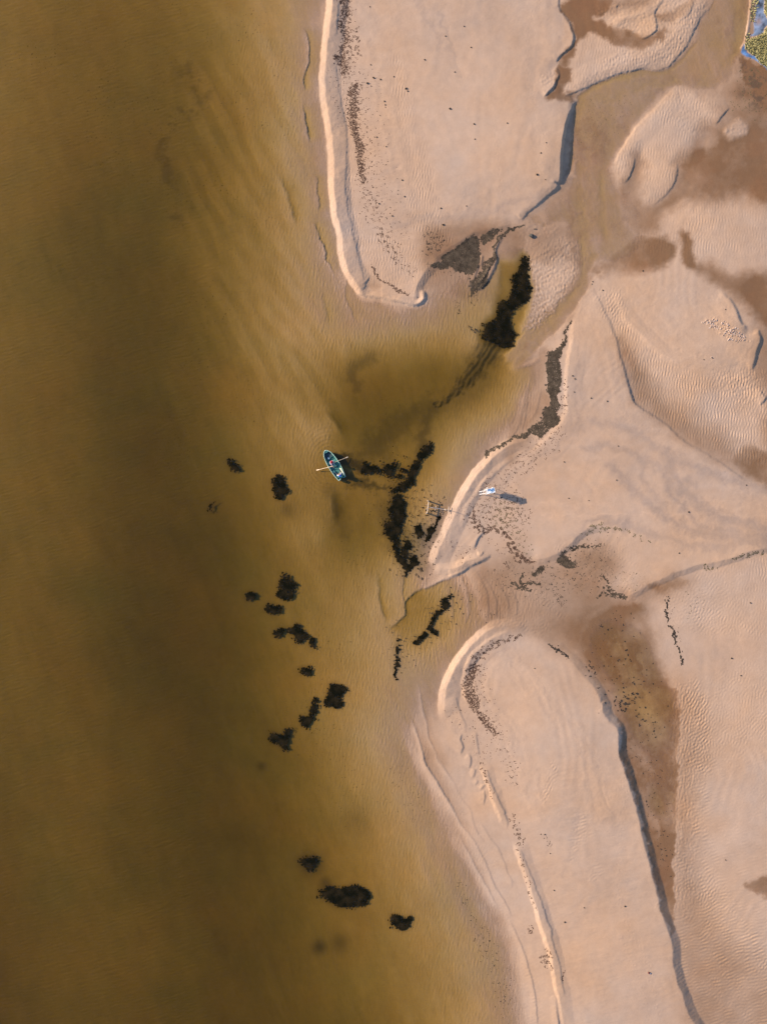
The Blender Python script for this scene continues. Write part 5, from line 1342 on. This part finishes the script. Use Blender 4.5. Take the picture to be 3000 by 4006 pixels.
inner = [[hb.verts.new(p - Vector(((.05 if t > .98 else 0) * -1 + (.05 if t < .01 else 0), 0, 0))) for p in station(t, max(w, .05), .035, .03 + .18 * max(0, .12 - t) / .12, sheer(t) - .002)] for t, w in zip(ST_T, ST_W)]
for rings, flip in ((outer, False), (inner, True)):
    for a_, b_ in zip(rings, rings[1:]):
        for k in range(NS - 1):
            f = (a_[k], a_[k + 1], b_[k + 1], b_[k])
            hb.faces.new(f[::-1] if flip else f)
for i in range(len(ST_T) - 1):
    for k in (0, NS - 1):
        hb.faces.new((outer[i][k], outer[i + 1][k], inner[i + 1][k], inner[i][k]))
for e in (0, -1):
    for k in range(NS - 1):
        hb.faces.new((outer[e][k], outer[e][k + 1], inner[e][k + 1], inner[e][k]))
bmesh.ops.recalc_face_normals(hb, faces=hb.faces)
hm = bpy.data.meshes.new('hull'); hb.to_mesh(hm); hb.free(); hm.materials.append(M_HULL); hm.shade_smooth()
hull = link(bpy.data.objects.new('hull', hm), boat)
for sgn in (-1, 1):
    MB().tube([(HB - t * BL, sgn * (w - .012), sheer(t) + .012) for t, w in zip(ST_T, ST_W)], .033, 8).build('gunwale', M_RIM, boat)
MB().box((HB - .02, 0, sheer(0) + .005), (.10, .16, .07), bevel=.02).build('bow_cap', M_RIM, boat)
# transom with a notch for a motor
for sgn in (-1, 1):
    MB().prism([(-HB - .03, sgn * .555), (-HB + .06, sgn * .57), (-HB + .10, sgn * .30), (-HB + .16, sgn * .22), (-HB + .10, sgn * .20), (-HB + .01, sgn * .26)], .06, .455).build('transom', M_RIM if sgn > 0 else M_BENCH, boat)  # sunlit half pale, shaded half dark, painted into the colour
# small deck, locker, boards and benches
hwf = lambda x: float(np.interp((HB - x) / BL, ST_T, ST_W))
MB().prism([(HB - .10, .26), (HB - .34, .44), (HB - .36, 0), (HB - .34, -.44), (HB - .10, -.26), (HB - .04, 0)], .44, .50).build('bow_deck', M_BENCH, boat)
MB().prism([(HB - .30, .40), (HB - 1.16, hwf(HB - 1.16) - .10), (HB - 1.16, -hwf(HB - 1.16) + .10), (HB - .30, -.40)], .16, .22).build('bow_locker', M_DARKIN, boat)
MB().box((HB - 1.17, 0, .30), (.035, 2 * hwf(HB - 1.17) - .12, .05)).build('bow_rail', M_BENCH, boat)
fb = MB()
for k in range(7):
    y = -.45 + .15 * k
    fb.box((-.25, y, .055), (2.9, .135, .02))
fb.build('floor_boards', M_FLOOR, boat)
MB().box((.47, 0, .30), (.28, 2 * hwf(.47) - .16, .035), bevel=.008).build('thwart', M_BENCH, boat)
MB().box((-1.74, 0, .30), (.34, 2 * hwf(-1.74) - .16, .035), bevel=.008).build('thwart', M_BENCH, boat)
for sgn, x in ((1, -.86), (-1, -.74)):
    MB().box((x, sgn * .52, .27), (.30, .30, .04), bevel=.01).build('side_seat', M_BENCH, boat)
for k in range(3):
    MB().box((-.30 - .17 * k, 0, .075), (.03, 1.0, .03)).build('rib', M_FLOOR, boat)

def bw(x, y, z):
    return BM @ Vector((x, y, z))

# oars
def oar(hx, hy, tx_, ty_, hz, tz, label):
    p0, p1 = bw(hx, hy, hz), bw(tx_, ty_, tz)
    d = (p1 - p0); L = d.length
    base = (p0 + p1) / 2
    o = thing('oar', label, 'oar', base, 0, 'oars of the rowing boat')
    q = lambda f: p0 + d * f - base
    MB().tube([q(0), q(.10)], [.028, .030], 8).build('grip', M_OAR, o)
    MB().tube([q(.10), q(.5), q(.78)], [.034, .032, .028], 8).build('shaft', M_OAR, o)
    mb = MB()
    n_ = d.normalized(); s = n_.cross(Vector((0, 0, 1))).normalized(); u = s.cross(n_)
    st_ = [(.78, .02), (.82, .045), (.88, .065), (.96, .068), (1.0, .05)]
    vs_ = [[mb.bm.verts.new(q(f) + s * (w_ * a_) + u * (b_ * .012)) for a_, b_ in ((-1, 0), (0, 1), (1, 0), (0, -1))] for f, w_ in st_]
    for r0, r1 in zip(vs_, vs_[1:]):
        for k in range(4):
            mb.bm.faces.new((r0[k], r0[(k + 1) % 4], r1[(k + 1) % 4], r1[k]))
    mb.bm.faces.new(vs_[0][::-1]); mb.bm.faces.new(vs_[-1])
    mb.build('blade', M_OAR, o)
oar(-.15, .20, .60, 2.47, .66, .10, 'sunlit pale oar reaching left over the water from the boat')
oar(.20, -.17, -.08, -2.28, .66, -.03, 'oar on the shaded right side with its blade dipping in the water')

# people
M_SKIN = mat('skin', (.50, .29, .20), .6, .3, noise=((.56, .34, .24), 6.0, .35, .65))
M_SHIRT = mat('pale_pink_shirt', (.74, .58, .55), .8, .2, noise=((.66, .44, .44), 6.0, .35, .7))
M_CAP = mat('red_cap', (.34, .018, .022), .7, .2, noise=((.22, .010, .016), 9.0, .35, .7))
M_NAVY = mat('dark_navy_trousers', (.020, .028, .042), .85, .2, noise=((.035, .048, .068), 6.0, .35, .7))
M_JEANS = mat('grey_blue_trousers', (.16, .19, .26), .85, .2, noise=((.22, .25, .32), 6.0, .35, .7))
M_WSHIRT = mat('white_shirt', (.74, .70, .72), .8, .2, noise=((.62, .58, .62), 6.0, .35, .7))
M_BLUE = mat('bright_blue_vest', (.015, .075, .42), .7, .2, noise=((.020, .10, .50), 6.0, .35, .7))
M_HAIR = mat('ginger_hair', (.42, .17, .07), .8, .2, noise=((.52, .25, .11), 9.0, .35, .7))
M_SHOE = mat('pale_shoes', (.46, .46, .50), .7, .3, noise=((.38, .38, .42), 9.0, .35, .7))
M_EYE = mat('eye', (.03, .03, .03), .3, .5, noise=((.05, .04, .03), 20.0, .4, .6))

def skin(name, chain, m, parent, levels=1):
    """chain: {key: (pos, radius, parent key or None)} grown by a skin modifier"""
    keys = list(chain)
    me = bpy.data.meshes.new(name)
    me.from_pydata([chain[k][0] for k in keys], [(keys.index(chain[k][2]), i) for i, k in enumerate(keys) if chain[k][2] is not None], [])
    o = bpy.data.objects.new(name, me)
    SC.collection.objects.link(o)
    md = o.modifiers.new('skin', 'SKIN'); md.use_smooth_shade = True
    for i, k in enumerate(keys):
        sv = me.skin_vertices[0].data[i]
        r = chain[k][1]
        sv.radius = r if isinstance(r, tuple) else (r, r)
        sv.use_root = chain[k][2] is None
    sd = o.modifiers.new('sub', 'SUBSURF'); sd.levels = sd.render_levels = levels
    dg = bpy.context.evaluated_depsgraph_get()
    nm = bpy.data.meshes.new_from_object(o.evaluated_get(dg))
    bpy.data.objects.remove(o)
    bpy.data.meshes.remove(me)
    nm.name = name
    nm.materials.clear(); nm.materials.append(m); nm.shade_smooth()
    return link(bpy.data.objects.new(name, nm), parent)

def V3(*a):
    return Vector(a)

def hand(ch, wrist, key, pdir, across, curl, sgn):
    """palm, four fingers of unequal length bent round a bar, and a thumb from the side of the palm"""
    pdir, across, curl = pdir.normalized(), across.normalized(), curl.normalized()
    w0 = ch[wrist][0]
    palm = w0 + pdir * .055
    ch[key + 'palm'] = (palm, (.036, .018), wrist)
    for i, (off, ln) in enumerate(((-.030, .068), (-.010, .078), (.010, .074), (.030, .058))):
        a_ = palm + across * off + pdir * .035
        b_ = a_ + pdir * ln * .35 + curl * ln * .20
        c_ = b_ + curl * ln * .40 - pdir * ln * .05
        d_ = c_ - pdir * ln * .32 + curl * ln * .06
        ch[key + 'k%d' % i] = (a_, .0095, key + 'palm')
        ch[key + 'm%d' % i] = (b_, .009, key + 'k%d' % i)
        ch[key + 'n%d' % i] = (c_, .0085, key + 'm%d' % i)
        ch[key + 't%d' % i] = (d_, .0075, key + 'n%d' % i)
    t0 = w0 + pdir * .035 + across * (-.035 * sgn)
    t1 = t0 + pdir * .030 + curl * .030 + across * (-.012 * sgn)
    ch[key + 'th0'] = (t0, .012, wrist)
    ch[key + 'th1'] = (t1, .010, key + 'th0')
    ch[key + 'th2'] = (t1 + curl * .028 + pdir * .008, .0085, key + 'th1')

def seated(parent, face, seat_z, lean, hands, feet, headturn=0.0, hip=.10):
    """joints of a seated person looking along +x*face; hands and feet are given as points"""
    f = face
    P = {}
    P['pelvis'] = V3(0, 0, seat_z + .10)
    P['belly'] = V3(.06 * f * lean, 0, seat_z + .26)
    P['chest'] = V3(.14 * f * lean, 0, seat_z + .44)
    P['neck0'] = V3(.19 * f * lean, 0, seat_z + .58)
    P['neck1'] = V3(.24 * f * lean, 0, seat_z + .65)
    P['head'] = V3(.27 * f * lean + .02 * f, 0, seat_z + .76)
    P['crown'] = V3(.27 * f * lean + .01 * f, 0, seat_z + .84)
    ch = {'pelvis': (P['pelvis'], (.16, .12), None), 'belly': (P['belly'], (.15, .11), 'pelvis'), 'chest': (P['chest'], (.17, .115), 'belly'), 'neck0': (P['neck0'], (.075, .065), 'chest'),
          'neck1': (P['neck1'], .055, 'neck0'), 'head': (P['head'], (.078, .092), 'neck1'), 'crown': (P['crown'], (.066, .078), 'head')}
    ch['nose'] = (P['head'] + V3(.105 * f, 0, .0), .014, 'head')
    for s in (-1, 1):
        ch['ear%d' % s] = (P['head'] + V3(-.01 * f, s * .088, .01), .014, 'head')
        sh = P['chest'] + V3(.03 * f * lean, s * .185, .09)
        hd = Vector(hands[s])
        mid = (sh + hd) / 2
        side = V3(-.05 * f, s * .07, -.10)
        el = mid + side
        wr = el + (hd - el) * .80
        ch['sh%d' % s] = (sh, .058, 'chest'); ch['el%d' % s] = (el, .043, 'sh%d' % s); ch['wr%d' % s] = (wr, .028, 'el%d' % s)
        dr = (hd - el).normalized()
        ac = dr.cross(V3(0, 0, 1)).normalized()
        hand(ch, 'wr%d' % s, 'h%d' % s, dr, ac, V3(0, 0, -1) + dr * .2, s)
        hp = P['pelvis'] + V3(.02 * f, s * hip, -.03)
        ft = Vector(feet[s])
        an = ft + V3(0, 0, .07)
        v = an - hp
        kn = (hp + an) / 2 + V3(0, s * .02, max(.05, math.sqrt(max(0, .44 ** 2 - (v.length / 2) ** 2))))
        ch['hp%d' % s] = (hp, .088, 'pelvis'); ch['kn%d' % s] = (kn, .058, 'hp%d' % s); ch['an%d' % s] = (an, .040, 'kn%d' % s)
        tv = V3(v.x, v.y, 0).normalized()
        ch['hl%d' % s] = (ft + V3(0, 0, .03) - tv * .03, .034, 'an%d' % s)
        ch['to%d' % s] = (ft + V3(0, 0, .03) + tv * .15, (.042, .028), 'an%d' % s)
    return ch
def cloth(ch, keys, grow):
    out_ = {}
    for k in keys:
        p, r, par = ch[k]
        r = tuple(q + grow for q in r) if isinstance(r, tuple) else r + grow
        out_[k] = (p, r, par if par in keys else None)
    return out_
def cuff(d, ch, end, frm, f, new, grow):
    """shorten a limb of the clothing: its last joint lies the fraction f of the way"""
    p0, p1 = ch[frm][0], ch[end][0]
    r = ch[end][1]
    d[new] = (p0 + (p1 - p0) * f, (r if not isinstance(r, tuple) else r[0]) + grow, frm)
SHIRT = ['belly', 'chest', 'sh-1', 'sh1', 'el-1', 'el1']
def dress(parent, ch, shirt_m, trouser_m, shoe_m):
    d = cloth({**ch, 'belly': (ch['belly'][0], ch['belly'][1], None)}, SHIRT, .016)
    d['hem'] = (ch['pelvis'][0] + V3(0, 0, .05), (.17, .135), 'belly')
    d['collar'] = (ch['neck0'][0] - V3(0, 0, .02), (.082, .075), 'chest')
    for s in (-1, 1):
        cuff(d, ch, 'wr%d' % s, 'el%d' % s, .55, 'cf%d' % s, .012)
    skin('shirt', d, shirt_m, parent)
    d = cloth(ch, ['pelvis', 'hp-1', 'hp1', 'kn-1', 'kn1'], .014)
    d['waist'] = (ch['belly'][0] - V3(0, 0, .02), (.155, .118), 'pelvis')
    for s in (-1, 1):
        cuff(d, ch, 'an%d' % s, 'kn%d' % s, .96, 'cf%d' % s, .014)
    skin('trousers', d, trouser_m, parent)
    for s in (-1, 1):
        sh = {'hl': (ch['hl%d' % s][0], .042, None), 'to': (ch['to%d' % s][0], (.050, .036), 'hl')}
        skin('shoe', sh, shoe_m, parent)
def face(parent, head, f):
    for s in (-1, 1):
        MB().lathe([(.004, -.010), (.010, -.004), (.010, .004), (.004, .010)], head + V3(.083 * f, s * .032, .018), 8).build('eye', M_EYE, parent)
    MB().box(head + V3(.086 * f, 0, -.045), (.012, .05, .010), bevel=.003).build('mouth', M_CAP, parent)

def person(label, x, y, z0):
    o = thing('person', label, 'person', bw(x, y, z0), bang)
    o.scale = (1.1, 1.1, 1.1)
    return o
# rower, back to the bow
rw = person('person rowing in a red brimmed hat and pale pink shirt, mid boat', .50, .04, 0)
ch = seated(rw, -1, .31, .35, {1: (-.62, .15, .70), -1: (-.30, -.21, .70)}, {1: (-.66, .15, .07), -1: (-.72, -.12, .07)})
skin('body', ch, M_SKIN, rw)
dress(rw, ch, M_SHIRT, M_JEANS, M_SHOE)
hp_ = ch['head'][0]
face(rw, hp_, -1)
cap = MB().lathe([(.110, -.005), (.118, .03), (.108, .075), (.075, .115), (.03, .135), (.008, .138)], hp_ + V3(0, 0, .03), 18).build('hat', M_CAP, rw, True)
MB().lathe([(.10, .006), (.185, -.012), (.19, -.004), (.11, .022)], hp_ + V3(0, 0, .03), 20).build('brim', M_CAP, cap)
# passenger in the stern, facing the bow
ps = person('person sitting in the stern in white shirt, blue vest and dark trousers', -1.72, .02, 0)
ch = seated(ps, 1, .31, .35, {1: (.30, .22, .52), -1: (.30, -.24, .52)}, {1: (.62, .34, .07), -1: (.70, -.40, .07)}, hip=.12)
skin('body', ch, M_SKIN, ps)
dress(ps, ch, M_WSHIRT, M_NAVY, M_SHOE)
hp_ = ch['head'][0]
face(ps, hp_, 1)
MB().lathe([(.088, .0), (.098, .03), (.094, .07), (.066, .105), (.02, .12)], hp_ + V3(-.012, 0, .01), 16).build('hair', M_HAIR, ps, True)
vest = {'belly': (ch['belly'][0] + V3(-.09, 0, -.04), (.20, .15), None), 'chest': (ch['chest'][0] + V3(-.12, 0, -.01), (.22, .16), 'belly'), 'top': (ch['chest'][0] + V3(-.14, 0, .12), (.19, .13), 'chest')}
skin('vest', vest, M_BLUE, ps)

# cargo
M_BUCKET = mat('white_plastic', (.76, .78, .80), .5, .3, noise=((.66, .70, .74), 6.0, .35, .65))
M_TUBB = mat('pale_blue_plastic', (.42, .56, .66), .5, .3, noise=((.52, .64, .70), 6.0, .35, .65))
M_NET = mat('pale_yellow_net', (.62, .55, .30), .85, .2, noise=((.72, .68, .50), 9.0, .35, .65), bump=.5, bscale=30)
t = thing('bucket', 'small white bucket beside the seat on the left of the boat', 'bucket', bw(-.98, .57, .05), bang)
b_ = MB().lathe([(.085, 0), (.10, .20), (.105, .21), (.096, .21), (.08, .02)], (0, 0, 0), 16).build('tub', M_BUCKET, t, True)
MB().tube([(0, .10, .20), (0, .07, .26), (0, 0, .285), (0, -.07, .26), (0, -.10, .20)], .006, 6).build('handle', M_WHITE, t)
t = thing('tackle_box', 'small pale blue box behind the rower towards the bow', 'box', bw(1.12, .16, .06), bang + .3)
MB().box((0, 0, .07), (.24, .20, .14), bevel=.015).build('body', M_TUBB, t)
l_ = MB().box((0, 0, .155), (.25, .21, .03), bevel=.01).build('lid', M_BUCKET, t)
MB().box((0, 0, .178), (.09, .03, .015), bevel=.004).build('handle', M_TUBB, l_)
t = thing('net_bundle', 'pale yellow fishing net bundle along the right rim near the stern', 'net', bw(-1.50, -.56, .30), bang)
MB().tube([(.62, .05, .06), (.42, .0, .12), (.18, .03, .08), (-.05, .0, .13), (-.3, .03, .08), (-.52, .05, .05)], [.05, .10, .07, .11, .08, .04], 10).build('net', M_NET, t, True)
MB().tube([(.5, .08, .14), (.2, -.03, .17), (-.1, .07, .2), (-.4, 0, .13)], .018, 6).build('rope', M_WHITE, t)
